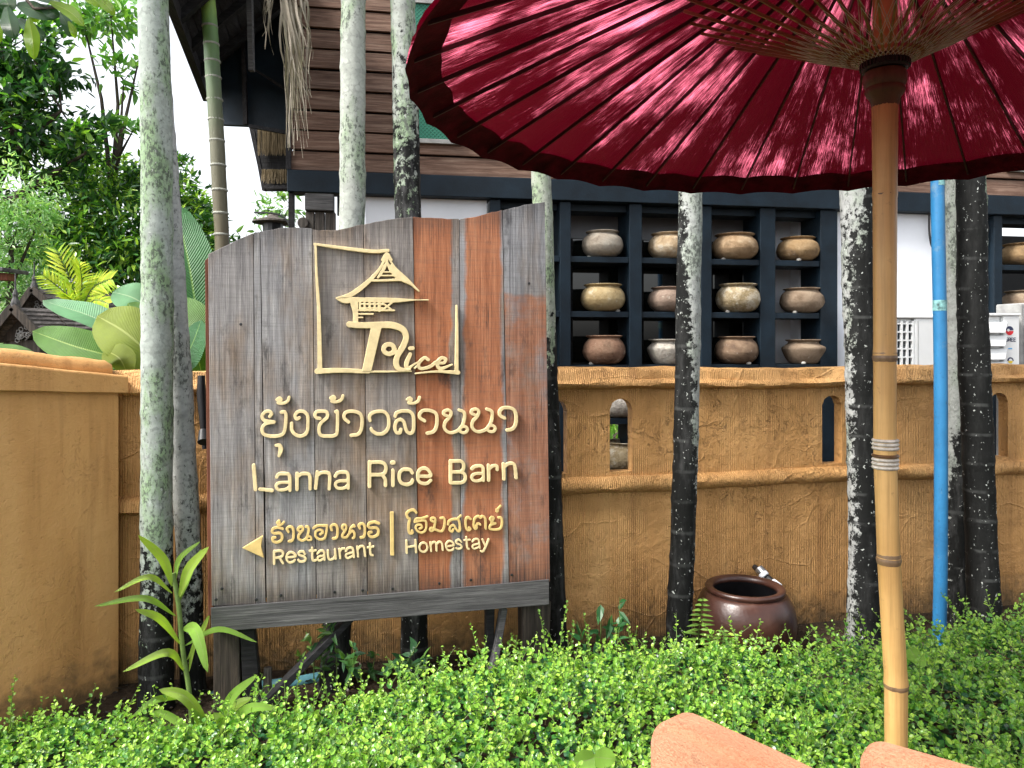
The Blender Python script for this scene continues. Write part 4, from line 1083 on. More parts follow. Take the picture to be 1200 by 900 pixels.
glyph("emblem_barn", [([(190, 398), (240, 406), (330, 403), (530, 407), (660, 405), (752, 405)], (16, 40, 28, 30, 10, 7)), ([(292, 420), (300, 480), (300, 540)], (52, 34, 34)),
      ([(322, 468), (540, 470)], 12), ([(322, 492), (408, 492)], 11), ([(318, 514), (344, 514)], 9), ([(328, 412), (328, 470)], 12), ([(357, 412), (357, 470)], 14), ([(388, 412), (388, 470)], 14), ([(418, 412), (420, 470)], 14), ([(448, 412), (448, 470)], 20),
      ([(330, 430), (470, 432)], 11), ([(330, 455), (470, 455)], 10), ([(470, 425), (524, 466)], 12), ([(470, 466), (524, 424)], 12)], [], Z1, S1, G, 0.55, tf=0.034)
glyph("emblem_letter", [([(262, 556), (330, 562), (460, 560), (535, 563), (596, 590), (614, 640), (592, 700), (562, 750), (552, 800), (575, 835), (640, 838)], (38, 38, 40, 42, 38, 36, 36, 34, 36, 28, 12)), (ring(508, 710, 34, 30), 28), ([(545, 735), (580, 715)], 20)],
      [[(396, 575), (462, 575), (398, 848), (340, 848)]], Z1, S1, G, 0.75, tf=0.036)
glyph("emblem_letter", [([(640, 742), (616, 800), (626, 830), (662, 806), (700, 785)], (24, 28, 22, 12, 8)), ([(638, 706), (655, 704)], 24)], [], Z1, S1, G, 0.6, tf=0.034)
glyph("emblem_letter", [([(752, 776), (728, 764), (694, 798), (702, 830), (756, 822), (800, 792)], 20), ([(668, 828), (698, 800)], 12)], [], Z1, S1, G, 0.6, tf=0.034)
glyph("emblem_letter", [([(808, 796), (848, 796), (860, 772), (832, 766), (808, 798), (828, 832), (900, 806)], (18, 18, 20, 20, 22, 22, 10))], [], Z1, S1, G, 0.6, tf=0.034)
# ------------------------------------------------------------------ palm trunks
def trunk(label, pts, d, mat, group="slender palm trunks in front of the wall", name="palm_tree", ring=0.17, bump_=0.05, zmax=6.2, base_z=-0.1, n=20):
    """pts: (py, left px, right px) down the picture at distance d"""
    ctl = []
    for py, l, r in pts:
        p = P((l + r) / 2, py, d)
        ctl.append((p.x, p.z, (r - l) / 2 / FOC * d))
    ctl.sort(key=lambda a: a[1])
    zs = np.array([c[1] for c in ctl])
    def at(z, k):
        vs = [c[0 if k == 0 else 2] for c in ctl]
        if z > zs[-1]:
            s = (vs[-1] - vs[-2]) / (zs[-1] - zs[-2])
            return vs[-1] + s * (z - zs[-1]) * (1 if k == 0 else 0.2)
        if z < zs[0]:
            s = (vs[1] - vs[0]) / (zs[1] - zs[0])
            return vs[0] + s * (z - zs[0]) * (1 if k == 0 else 0) + (0 if k == 0 else 0.03 * min(1, (zs[0] - z) / 0.6))
        return float(np.interp(z, zs, vs))
    root_x = at(0, 0)
    seed = random.uniform(0, 50)
    P_, R_ = [], []
    nr = int((zmax - base_z) / 0.035)
    for i in range(nr):
        z = base_z + (zmax - base_z) * i / (nr - 1)
        ph = ((z + 0.03 * nz(z * 1.3, seed)) / ring) % 1.0
        k = 1 + (bump_ if ph < 0.16 else 0) + 0.035 * nz(z * 3, seed)
        P_.append((at(z, 0) - root_x + 0.006 * nz(z * 2.3, seed + 3), 0.008 * nz(z * 1.4, seed + 5), z)); R_.append(max(0.01, at(z, 1)) * k)
    root = empty(name, label, "palm tree", group, loc=(root_x, d, 0))
    o = MB().tube(P_, R_, n, wob=0.018).build("trunk", mat, root, smooth=True)
    return root
pale = (0.40, 0.455, 0.42)
trunk("pale mint green lichened palm trunk, front one of the pair at left", [(0, 163, 196.5), (200, 166.5, 201.5), (450, 167, 202), (650, 166, 201), (800, 164, 202)], 3.52, m_trunk("bark_mint", 0.66, 0.8, (0.42, 0.47, 0.43), 0.98, 0.75, 0.3))
trunk("thinner whitish palm trunk leaning behind the mint green one", [(0, 166, 192), (200, 182, 208.5), (430, 193, 223), (650, 207, 235), (800, 212, 240)], 3.69, m_trunk("bark_white", 0.66, 0.8, (0.52, 0.54, 0.53), 1.0, 0.15, 0.3))
trunk("slim young palm stem, bright green at its top, above the sign's left corner", [(0, 235, 251.5), (50, 239, 256), (115, 243, 260), (225, 249, 266), (290, 252, 268)], 4.75, M['green_cane'], ring=0.12, bump_=0.0, zmax=4.6, n=14, group=None)
trunk("whitish lichened palm trunk behind the top of the sign, left one", [(0, 400, 428), (225, 398, 428), (500, 388, 419), (750, 378, 410)], 3.75, m_trunk("bark_chalk", 1.6, 0.6, (0.46, 0.49, 0.44), 1.0, 0.5, 0.3, flank=-0.25))
trunk("grey green mottled palm trunk behind the top of sign, right one", [(0, 458, 486), (225, 462, 493), (500, 466, 497), (750, 470, 501)], 3.82, m_trunk("bark_mottle", 2.7, 1.1, (0.40, 0.43, 0.39), 0.85, 0.7, 0.6, grey=0.6))
trunk("palm trunk standing close along the sign's right edge", [(200, 622.5, 645), (240, 624.5, 647.5), (430, 630, 653), (640, 638, 661), (750, 640, 665)], 3.93, m_trunk("bark_edge", 1.75, 0.3, (0.40, 0.43, 0.36), 1.15, 0.6, 0.6, flank=-0.2))
trunk("white topped black speckled palm trunk before the pots, left of the jar", [(222, 795, 822.5), (450, 791, 820), (640, 785.5, 814), (750, 780, 810)], 4.12, m_trunk("bark_piebald", 1.75, 1.1, (0.42, 0.44, 0.42), 0.9, 0.2, 1.1, flank=0.40, grey=0.25))
trunk("thick black palm trunk with grey left flank, left of the bamboo pole", [(215, 985.5, 1025), (430, 991, 1026), (640, 996, 1028), (730, 994, 1032)], 4.33, m_trunk("bark_black", 2.62, 0.30, (0.36, 0.37, 0.36), 1.0, 0.2, 1.0, flank=-0.52, grey=0.14))
trunk("narrow grey flecked palm trunk half hidden between blue pipe and black trunk", [(205, 1106, 1133), (430, 1107, 1134), (640, 1106, 1132), (730, 1104, 1130)], 4.62, m_trunk("bark_fleck", 1.25, 0.5, (0.36, 0.38, 0.36), 0.95, 0.2, 0.6, flank=-0.45))
trunk("thick black palm trunk, rightmost, beside the blue pipe", [(195, 1122, 1153.5), (430, 1125, 1158), (640, 1134, 1167), (720, 1135, 1171)], 4.40, m_trunk("bark_jet", 3.1, 0.4, (0.36, 0.39, 0.35), 1.0, 0.5, 1.0, flank=0.45, grey=0.10))

cane = COL.objects["palm_tree.002"]
RINGM = m_plain("cane_ring", (0.34, 0.35, 0.30), 0.7, 0.2, 30)
for py in (31, 52, 72, 91, 117, 140.5, 165, 194, 223, 250, 275):
    wpx = float(np.interp(py, [0, 50, 115, 225, 290], [16.5, 17, 17, 17, 16])); cxp = float(np.interp(py, [0, 50, 115, 225, 290], [243.2, 247.5, 251.5, 257.5, 260]))
    p = P(cxp, py, 4.75); rr = wpx / 2 / FOC * 4.75
    MB().lathe([(rr * 0.9, -0.010), (rr * 1.07, -0.006), (rr * 1.10, 0.0), (rr * 1.07, 0.006), (rr * 0.9, 0.010)], 16, c=(p.x - cane.location.x, 0, p.z)).build("stem_ring", RINGM, cane, smooth=True)

r = empty("water_pipe", "upright sky blue plastic pipe between the two right hand trunks", "pipe", loc=P(1100, 405, 4.28) * 1.0)
r.location.z = 0
x0 = r.location.x
pp = [(P(px, py, 4.28).x - x0, 0, P(px, py, 4.28).z) for px, py in ((1098.5, 205), (1102.3, 430), (1102.5, 640), (1101, 735))]
pp = [(pp[0][0] - 0.01, 0, 4.2)] + pp + [(pp[-1][0], 0, -0.1)]
MB().tube(smooth_path(pp, 5), 0.036, 16).build("pipe", M['pvc_blue'], r, smooth=True)
BAND = m_plain("worn_tape", (0.20, 0.42, 0.42), 0.6, 0.4, 30)
for py in (212, 358):
    p = P(1099 if py < 300 else 1101.2, py, 4.28)
    MB().tube([(p.x - x0, 0, p.z - 0.03), (p.x - x0, 0, p.z + 0.03)], 0.0368, 16).build("tape_band", BAND, r, smooth=True)

# dead frond hanging before the house
fr = empty("dry_palm_frond", "grey dry palm frond hanging in strands before the house corner", "palm frond", loc=P(338, -20, 4.3))
def strands(n, x0, x1, yt, xb0, xb1, yb0, yb1, d, curl, par):
    V, T = [], []
    for i in range(n):
        a = P(random.uniform(x0, x1), yt, d + random.uniform(-.05, .05)); b = P(random.uniform(xb0, xb1), random.uniform(yb0, yb1), d + random.uniform(-.1, .1))
        w = random.uniform(0.004, 0.010); tw = random.uniform(0, 3); m = 9; k = len(V)
        sw = random.uniform(-1, 1) * curl
        for j in range(m + 1):
            f = j / m
            p = a.lerp(b, f) + Vector((sw * math.sin(f * 3.1) + 0.012 * math.sin(f * 9 + i), 0.02 * math.sin(f * 5 + i), 0.02 * math.sin(7 * f + i)))
            ang = tw + f * 3; dx = Vector((math.cos(ang), math.sin(ang), 0)) * w * (1 - 0.75 * f)
            V += [p - dx, p + dx]
        for j in range(m):
            q = k + 2*j; T += [(q, q+1, q+3), (q, q+3, q+2)]
    V = [v - par.location for v in V]
    link("leaflets", np_mesh("leaflets", V, T), par, M['frond_dry'])
strands(46, 328, 346, -30, 334, 365, 95, 182, 4.3, 0.03, fr)
strands(26, 330, 345, -30, 350, 366, 40, 120, 4.3, 0.05, fr)
strands(12, 312, 330, -30, 306, 322, 10, 66, 4.35, 0.02, fr)
MB().tube([P(336, -60, 4.3) - fr.location, P(338, 10, 4.3) - fr.location, P(346, 100, 4.31) - fr.location], [0.014, 0.011, 0.004], 7).build("midrib", M['bark'], fr, smooth=True)

# ------------------------------------------------------------------ umbrella
UD = 1.9
UC = P(1037, 0, UD); UX = UC.x
ur = empty("paper_umbrella", "large red lacquered paper umbrella on a bamboo pole", "umbrella", loc=(UX, UD, 0))
R, ZR, HA, NRIB = 1.2, EYE + 0.645, 0.47, 36
def cz(r): return ZR + HA * (1 - (r / R) ** 1.12)
V, Fc, UVs = [], [], []
NA, NB = NRIB * 6, 26
for i in range(NA + 1):
    a = 2 * math.pi * i / NA; fr_ = (i % 6) / 6
    sag = math.sin(math.pi * fr_)
    for j in range(NB + 1):
        q = j / NB; r = 0.03 + (R - 0.03) * q
        rr = r * (1 - 0.005 * sag * q) + (0.006 * nz(i * 0.8, 1) if j == NB else 0)
        V.append((rr * math.cos(a), rr * math.sin(a), cz(r) + 0.007 * sag * q + 0.003 * nz(rr * 20, a * 14)))
        UVs.append((i / 6.0, q))
for i in range(NA):
    for j in range(NB):
        Fc.append((i*(NB+1)+j, (i+1)*(NB+1)+j, (i+1)*(NB+1)+j+1, i*(NB+1)+j+1))
me = bpy.data.meshes.new("canopy"); me.from_pydata(V, [], Fc)
uvl = me.uv_layers.new(name="UVMap")
for lp in me.loops: uvl.data[lp.index].uv = UVs[lp.vertex_index]
me.polygons.foreach_set("use_smooth", [True] * len(me.polygons))
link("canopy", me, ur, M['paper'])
V, Fc = [], []
for i in range(NA + 1):
    a = 2 * math.pi * i / NA; sag = math.sin(math.pi * (i % 6) / 6)
    for j in range(4):
        r = R * (0.934 + 0.068 * j / 3) * (1 - 0.005 * sag) + 0.008 * nz(i * 0.35, j * 3) * (1 if j == 0 else 0.3)
        V.append((r * math.cos(a), r * math.sin(a), cz(r) - 0.006 + 0.006 * sag - (0.014 if j == 3 else 0)))
for i in range(NA):
    for j in range(3): Fc.append((i*4+j, i*4+j+1, (i+1)*4+j+1, (i+1)*4+j))
me = bpy.data.meshes.new("hem"); me.from_pydata(V, [], Fc)
me.polygons.foreach_set("use_smooth", [True] * len(me.polygons))
link("hem", me, ur, M['hem'])
rib_me = st_me = None
RS, ZRUN = 0.50, 2.415
for i in range(NRIB):
    a = 2 * math.pi * i / NRIB
    if rib_me is None:
        mb = MB()
        rs = [0.05 + (R * 0.985 - 0.05) * k / 8 for k in range(9)]
        vs = []
        for r in rs:
            w = 0.0034; z = cz(r) - 0.004
            vs += [(r, -w, z), (r, w, z), (r, w * 0.7, z - 0.011), (r, -w * 0.7, z - 0.011)]
        fs = [(4*k+j, 4*k+(j+1) % 4, 4*k+4+(j+1) % 4, 4*k+4+j) for k in range(8) for j in range(4)] + [(0, 1, 2, 3), (35, 34, 33, 32)]
        mb.add(vs, fs); o = mb.build("rib", M['rib'], ur); rib_me = o.data
        mb = MB()
        mb.bar((0.048, 0, ZRUN), (RS, 0, cz(RS) - 0.016), 0.0055, 0.008); o2 = mb.build("stretcher", M['stretcher'], ur); st_me = o2.data
    else:
        o = link("rib", rib_me, ur); o2 = link("stretcher", st_me, ur)
    o.rotation_euler = o2.rotation_euler = (0, 0, a)
mb = MB()
def strp(i, f):
    a = 2 * math.pi * i / NRIB
    r = 0.048 + (RS - 0.048) * f
    return Vector((r * math.cos(a), r * math.sin(a), ZRUN + (cz(RS) - 0.016 - ZRUN) * f - 0.006))
for i in range(NRIB):
    for f0, f1, k in ((0.02, 0.36, 4), (0.36, 0.02, 4), (0.10, 0.42, 2), (0.42, 0.10, 2)):
        mb.tube([strp(i, f0), strp(i + k, f1)], 0.0008, 3, caps=False)
mb.build("thread_lacing", M['thread'], ur)
mb = MB(); pr = []
zt_, zb_ = ZRUN + 0.012, EYE - (84 - HOR) / FOC * UD
mb.lathe([(0.032, zb_), (0.052, zb_ + 0.002), (0.056, zb_ + 0.012), (0.056, zt_ - 0.012), (0.052, zt_), (0.032, zt_)], 36)
for k in range(36):
    a = 2 * math.pi * k / 36
    mb.bar((0.0565 * math.cos(a), 0.0565 * math.sin(a), zb_ + 0.008), (0.0565 * math.cos(a), 0.0565 * math.sin(a), zt_ - 0.004), 0.005, 0.005, up=(math.cos(a), math.sin(a), 0))
mb.build("runner", M['runner'], ur)
zc_ = EYE - (113 - HOR) / FOC * UD
MB().lathe([(0.030, zc_ - 0.03), (0.036, zc_ - 0.006), (0.044, zc_ + 0.004), (0.048, zc_ + 0.014), (0.045, zc_ + 0.022), (0.050, zc_ + 0.030), (0.052, zb_ - 0.014), (0.047, zb_ - 0.001), (0.031, zb_ - 0.001)], 28).build("collar", M['collar'], ur, smooth=True)
ctl = [(-60, 1037, 26), (60, 1037, 27), (112, 1037, 29), (228, 1037, 26.5), (418, 1037, 25), (530, 1037, 25), (655, 1041.5, 25), (800, 1050, 25.5), (875, 1050, 25)]
nodes = [228, 418, 655, 802]
PP, RR = [], []
for py in np.arange(-60, 1010, 6):
    cx = float(np.interp(py, [c[0] for c in ctl], [c[1] for c in ctl])); wd = float(np.interp(py, [c[0] for c in ctl], [c[2] for c in ctl]))
    nd = min(abs(py - n_) for n_ in nodes)
    p = P(cx, py, UD)
    PP.append((p.x - UX, 0, p.z)); RR.append(wd / 2 / FOC * UD * (1 + (0.05 if nd < 5 else 0)))
PP += [(PP[-1][0], 0, 0.0)]; RR += [RR[-1]]
MB().tube(PP, RR, 20, wob=0.008).build("pole", M['pole'], ur, smooth=True)
for py in nodes:
    cx = float(np.interp(py, [c[0] for c in ctl], [c[1] for c in ctl])); p = P(cx, py, UD); rr = 0.0285
    MB().lathe([(rr * 0.96, -0.013), (rr * 1.02, -0.006), (rr * 1.05, 0.0), (rr * 0.98, 0.004), (rr * 1.0, 0.009), (rr * 0.96, 0.014)], 20, c=(p.x - UX, 0, p.z)).build("bamboo_node", M['pole_node'], ur, smooth=True)
for k, py in enumerate((516, 520.5, 525, 534, 538.5, 543, 547.5)):
    p = P(1037.5, py, UD); a, b = (0.0285, 0.0045)
    MB().lathe([(a - 0.002, -b), (a + 0.002, -b * 0.8), (a + 0.004, 0), (a + 0.002, b * 0.8), (a - 0.002, b)], 20, c=(p.x - UX, 0, p.z)).build("rope_turn", M['thread'] if k not in (3,) else M['collar'], ur, smooth=True)

# ------------------------------------------------------------------ jar, tap, pipes on the ground
jd = 4.17
jp = P(873, 0, jd)
jar = empty("water_jar", "large dark brown glazed water jar with open mouth by the wall", "jar", loc=(jp.x, jd, 0))
zt = 0.365
jr = 57.5 / FOC * jd; mr = 45 / FOC * jd
prof = smooth_path([(0.0, -0.10), (jr * 0.62, -0.10), (jr * 0.82, 0.0), (jr * 0.97, 0.11), (jr, 0.19), (jr * 0.95, 0.265), (jr * 0.84, 0.322), (mr * 0.97, 0.338)], 4)
MB().lathe(prof, 40, caps=False).build("body", M['glaze'], jar, smooth=True)
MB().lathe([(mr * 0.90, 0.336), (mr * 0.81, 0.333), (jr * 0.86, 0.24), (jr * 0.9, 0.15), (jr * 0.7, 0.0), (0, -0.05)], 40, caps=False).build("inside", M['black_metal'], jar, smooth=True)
MB().lathe(smooth_path([(mr * 0.94, 0.333), (mr * 1.0, 0.345), (mr * 1.01, zt - 0.006), (mr * 0.96, zt + 0.004), (mr * 0.86, zt), (mr * 0.80, zt - 0.012), (mr * 0.81, 0.334), (mr * 0.94, 0.333)], 3), 40, caps=False).build("rim", M['glaze'], jar, smooth=True)

tap = empty("pipe_fitting", "small black and white pipe fitting on the wall above the jar", "pipe fitting", loc=P(893, 672, 4.40))
o_ = tap.location
def tp(px, py, d): return P(px, py, d) - o_
MB().tube([tp(884, 664, 4.5), tp(897, 676, 4.40)], 0.016, 10).build("pipe", M['black_metal'], tap, smooth=True)
MB().tube([tp(889, 666, 4.42), tp(897, 675, 4.38)], 0.028, 12).build("elbow", M['chrome'], tap, bevel=0.004)
MB().tube([tp(896, 674, 4.38), tp(905, 682, 4.33)], 0.020, 12).build("nipple", M['black_metal'], tap, bevel=0.003)
MB().tube([tp(893, 672, 4.375), tp(896.5, 676, 4.36)], 0.030, 12).build("collar", M['white'], tap, bevel=0.003)
MB().tube([tp(905, 682, 4.33), tp(914, 689, 4.28)], 0.024, 12).build("cap", M['white'], tap, bevel=0.005, smooth=True)

o = MB().tube(smooth_path([P(212, 832, 3.66), P(250, 817, 3.68), P(300, 806, 3.74), P(345, 800, 3.78), P(382, 793, 3.84)], 4), 0.030, 12).build("ground_pipe", M['pvc_teal'], smooth=True)
tag(o, "faded teal plastic pipe lying on the soil behind sign post", "pipe")
o = MB().tube([P(313, 830, 3.45), P(313, 808, 3.45), P(314, 782, 3.46)], [0.022, 0.020, 0.018], 9, wob=0.06).build("wooden_stake", M['barn_wood'], smooth=False)
tag(o, "short rough wooden stake standing beside the sign's left post", "stake")
o = MB().tube([P(236, 440, 3.42), P(236, 462, 3.42), P(238.5, 505, 3.42), P(240, 526, 3.42)], [0.016, 0.021, 0.014, 0.012], 10).build("spotlight_arm", M['black_metal'], None, smooth=True)
sp = empty("spotlight", "black spotlight on a bracket at the sign's left edge", "spotlight", loc=P(238, 480, 3.42))
o.location = -sp.location; o.parent = sp; o.name = "bracket"
MB().tube([P(238, 505, 3.40) - sp.location, P(238, 518, 3.36) - sp.location], [0.018, 0.024], 12).build("lamp_head", M['black_metal'], sp, smooth=True)

# ------------------------------------------------------------------ terracotta seats in the foreground
def seat(label, c, d, L, H0, th, rnd, lean=0.0):
    """upright rounded slab: starts at c and runs along d; a seat slab and foot stand behind it"""
    d = Vector((d[0], d[1], 0)).normalized()
    root = empty("terracotta_bench", label, "bench", "terracotta benches round the umbrella", loc=(c[0], c[1], 0), rz=math.atan2(d.y, d.x))
    n = 10
    prof = [(0.0, 0.40)] + [(rnd - rnd * math.cos(math.pi/2*i/n), H0 - rnd + rnd * math.sin(math.pi/2*i/n)) for i in range(n + 1)]
    prof += [(L*0.5, H0 + 0.004), (L - rnd, H0)] + [(L - rnd + rnd * math.sin(math.pi/2*i/n), H0 - rnd + rnd * math.cos(math.pi/2*i/n)) for i in range(1, n + 1)] + [(L, 0.40)]
    MB().prism(prof, -th / 2, th / 2).build("backrest", M['terracotta'], root, smooth=True, bevel=0.022, seg=4)
    MB().box(0.0, L, -th/2 + 0.004, 0.42, 0.36, 0.398).build("seat", M['terracotta'], root, smooth=True, bevel=0.012, seg=3)
    for x in (0.05, L - 0.13):
        MB().box(x, x + 0.08, 0.0, 0.36, 0, 0.358).build("leg", M['terracotta'], root, bevel=0.01)
    return root
a, b = P(806, 842, 1.62), P(940, 897, 1.42)
zz = EYE - (841 - HOR) / FOC * 1.62
seat("terracotta seat back with rounded corner rising at bottom, left one", (a.x - 0.05, a.y + 0.06), (0.62, -0.78), 0.55, zz, 0.10, 0.085)
a2 = P(1024, 874, 1.50)
zz = EYE - (874 - HOR) / FOC * 1.50
seat("terracotta seat back with pale scuff in front of the bamboo pole", (a2.x - 0.01, a2.y + 0.03), (0.78, -0.62), 0.5, zz, 0.07, 0.045)

# ------------------------------------------------------------------ leaves
LEAF_T = np.array([(0,1,4),(1,2,5),(1,5,4),(2,3,5),(0,6,1),(1,7,2),(1,6,7),(2,7,3)], dtype=np.int32)
def leaf_arrays(pos, tip, nrm, L, W, col, fold=0.18, lance=False, droop=0.0):
    """8-vertex folded leaves"""
    tip = tip / np.linalg.norm(tip, axis=1, keepdims=True)
    side = np.cross(tip, nrm); side /= (np.linalg.norm(side, axis=1, keepdims=True) + 1e-9)
    nn = np.cross(side, tip)
    L, W = L[:, None], W[:, None]
    a, b = (0.28, 0.70) if not lance else (0.25, 0.62)
    wa, wb = (0.48, 0.44) if not lance else (0.5, 0.36)
    f = fold * W
    v = np.stack([pos, pos + tip*L*a - nn*f*0.5, pos + tip*L*b - nn*(f*0.5 + droop*L*0.4), pos + tip*L - nn*droop*L,
                  pos + tip*L*a + side*W*wa + nn*f*0.5, pos + tip*L*b + side*W*wb + nn*(f*0.5 - droop*L*0.4),
                  pos + tip*L*a - side*W*wa + nn*f*0.5, pos + tip*L*b - side*W*wb + nn*(f*0.5 - droop*L*0.4)], axis=1)
    n = len(pos)
    T = (LEAF_T[None] + (np.arange(n) * 8)[:, None, None]).reshape(-1, 3)
    C = np.repeat(col, 8, axis=0)
    return v.reshape(-1, 3), T, C
def unit(n):
    v = RNG.normal(size=(n, 3)); return v / np.linalg.norm(v, axis=1, keepdims=True)
def join(parts):
    V, T, C, b = [], [], [], 0
    for v, t_, c in parts: V.append(v); T.append(t_ + b); C.append(c); b += len(v)
    return np.concatenate(V), np.concatenate(T), np.concatenate(C)
def colour(n, pal, wts, jit=0.15):
    pal = np.array(pal); k = RNG.choice(len(pal), n, p=np.array(wts) / sum(wts))
    return pal[k] * (1 + RNG.uniform(-jit, jit, (n, 1)))

# ------------------------------------------------------------------ clipped hedge
BACK = [(-150, 2.95, 0.13), (60, 3.25, 0.15), (200, 3.2, 0.19), (300, 3.22, 0.21), (400, 3.24, 0.245), (520, 3.38, 0.31), (650, 3.45, 0.385), (760, 3.6, 0.315), (900, 3.62, 0.285), (1000, 3.65, 0.335), (1120, 3.75, 0.36), (1210, 3.8, 0.40), (1400, 4.0, 0.40)]
bx = [b[0] for b in BACK]
def hedge_h(px, d):
    db = np.interp(px, bx, [b[1] for b in BACK]); zb = np.interp(px, bx, [b[2] for b in BACK])
    e = np.clip((db - d) / 0.22, 0, 1)
    fr_ = np.clip((d - 1.95) / 0.25, 0, 1)
    return zb * np.sqrt(e) * np.sqrt(fr_)
hedge = empty("hedge", "clipped low hedge of small round glossy leaves along the foreground", "hedge", loc=(0.3, 2.8, 0))
hl = np.array(hedge.location)
def on_hedge(n):
    d = RNG.uniform(2.0, 4.05, n); px = RNG.uniform(-160, 1650, n)
    db = np.interp(px, bx, [b[1] for b in BACK]); ok = d < db - 0.005
    d, px = d[ok], px[ok]
    x = (px - 600) / FOC * d
    z = hedge_h(px, d)
    wob = np.array([0.06 * nz(a * 2.6, b * 2.6) + 0.05 * nz(a * 6, b * 6, 3) for a, b in zip(x, d)])
    return np.stack([x, d, z + wob], 1), px
PAL = [(0.12, 0.32, 0.045), (0.065, 0.22, 0.045), (0.22, 0.45, 0.05), (0.36, 0.57, 0.08), (0.022, 0.095, 0.035)]
parts = []
# inner filling: older leaves, their tones darkened to paint the shade in the gaps
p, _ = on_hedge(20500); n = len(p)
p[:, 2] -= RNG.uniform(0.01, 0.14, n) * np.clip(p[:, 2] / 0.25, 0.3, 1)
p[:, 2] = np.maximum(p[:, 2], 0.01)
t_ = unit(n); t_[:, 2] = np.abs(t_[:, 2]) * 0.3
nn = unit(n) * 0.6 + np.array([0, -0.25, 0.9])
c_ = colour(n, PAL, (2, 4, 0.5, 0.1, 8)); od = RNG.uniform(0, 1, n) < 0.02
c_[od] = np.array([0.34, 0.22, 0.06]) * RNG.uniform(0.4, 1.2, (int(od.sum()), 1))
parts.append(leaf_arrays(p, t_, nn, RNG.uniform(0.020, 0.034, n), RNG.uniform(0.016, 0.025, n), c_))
# shoots: stem with alternate leaves
tw = MB()
def shoots(p, L, nl, lean=0.7, up=0.8, wts=(4, 4, 2.2, 0.8, 2.5), size=1.0, out=None, tub=False, young=True):
    n = len(p)
    dirs = unit(n) * lean; dirs[:, 2] = np.abs(dirs[:, 2]) * 0.6 + up; dirs[:, 1] -= 0.12
    dirs /= np.linalg.norm(dirs, axis=1, keepdims=True)
    res = []
    for k in range(nl):
        f = (k + 0.6) / nl
        pos = p + dirs * (L * f)[:, None] + np.array([0, 0, -0.25]) * (L * f * f * 0.5)[:, None] + RNG.normal(0, 0.0035, (n, 3))
        s = unit(n); s = s - dirs * (s * dirs).sum(1, keepdims=True); s /= np.linalg.norm(s, axis=1, keepdims=True)
        tip = s * 0.9 + dirs * 0.55
        nr = unit(n) * 0.45 + dirs * 0.4 + np.array([0, -0.2, 0.75])
        sc = size * (1.0 - 0.5 * f ** 2) * RNG.uniform(0.55, 1.3, n)
        c = colour(n, PAL, wts)
        if young: c = c * (1 - 0.6 * f ** 3) + np.array([0.32, 0.50, 0.06]) * (0.6 * f ** 3)
        res.append(leaf_arrays(pos, tip, nr, 0.030 * sc, 0.023 * sc, c))
    if tub:
        for i in range(n):
            a = p[i] - hl; b = p[i] + dirs[i] * L[i] + np.array([0, 0, -0.125 * L[i]]) - hl
            m_ = p[i] + dirs[i] * L[i] * 0.5 + np.array([0, 0, -0.03 * L[i]]) - hl
            (out or tw).tube([a, m_, b], [0.0016, 0.0013, 0.0008], 4, caps=False)
    return res
p, _ = on_hedge(6300); n = len(p); p[:, 2] -= 0.045
parts += shoots(p, RNG.uniform(0.05, 0.10, n), 7)
p, _ = on_hedge(3700); n = len(p); p[:, 2] -= 0.03
parts += shoots(p, RNG.uniform(0.08, 0.25, n), 12, lean=0.8, up=0.8, wts=(3, 1, 4, 3.5, 0.2), size=0.8, tub=True)
V, T, C = join(parts)
o = link("foliage", np_mesh("foliage", V - hl, T, C), hedge, M['leaf_gloss']); tag(o, kind="stuff")
tag(tw.build("twigs", M['twig'], hedge), kind="stuff")
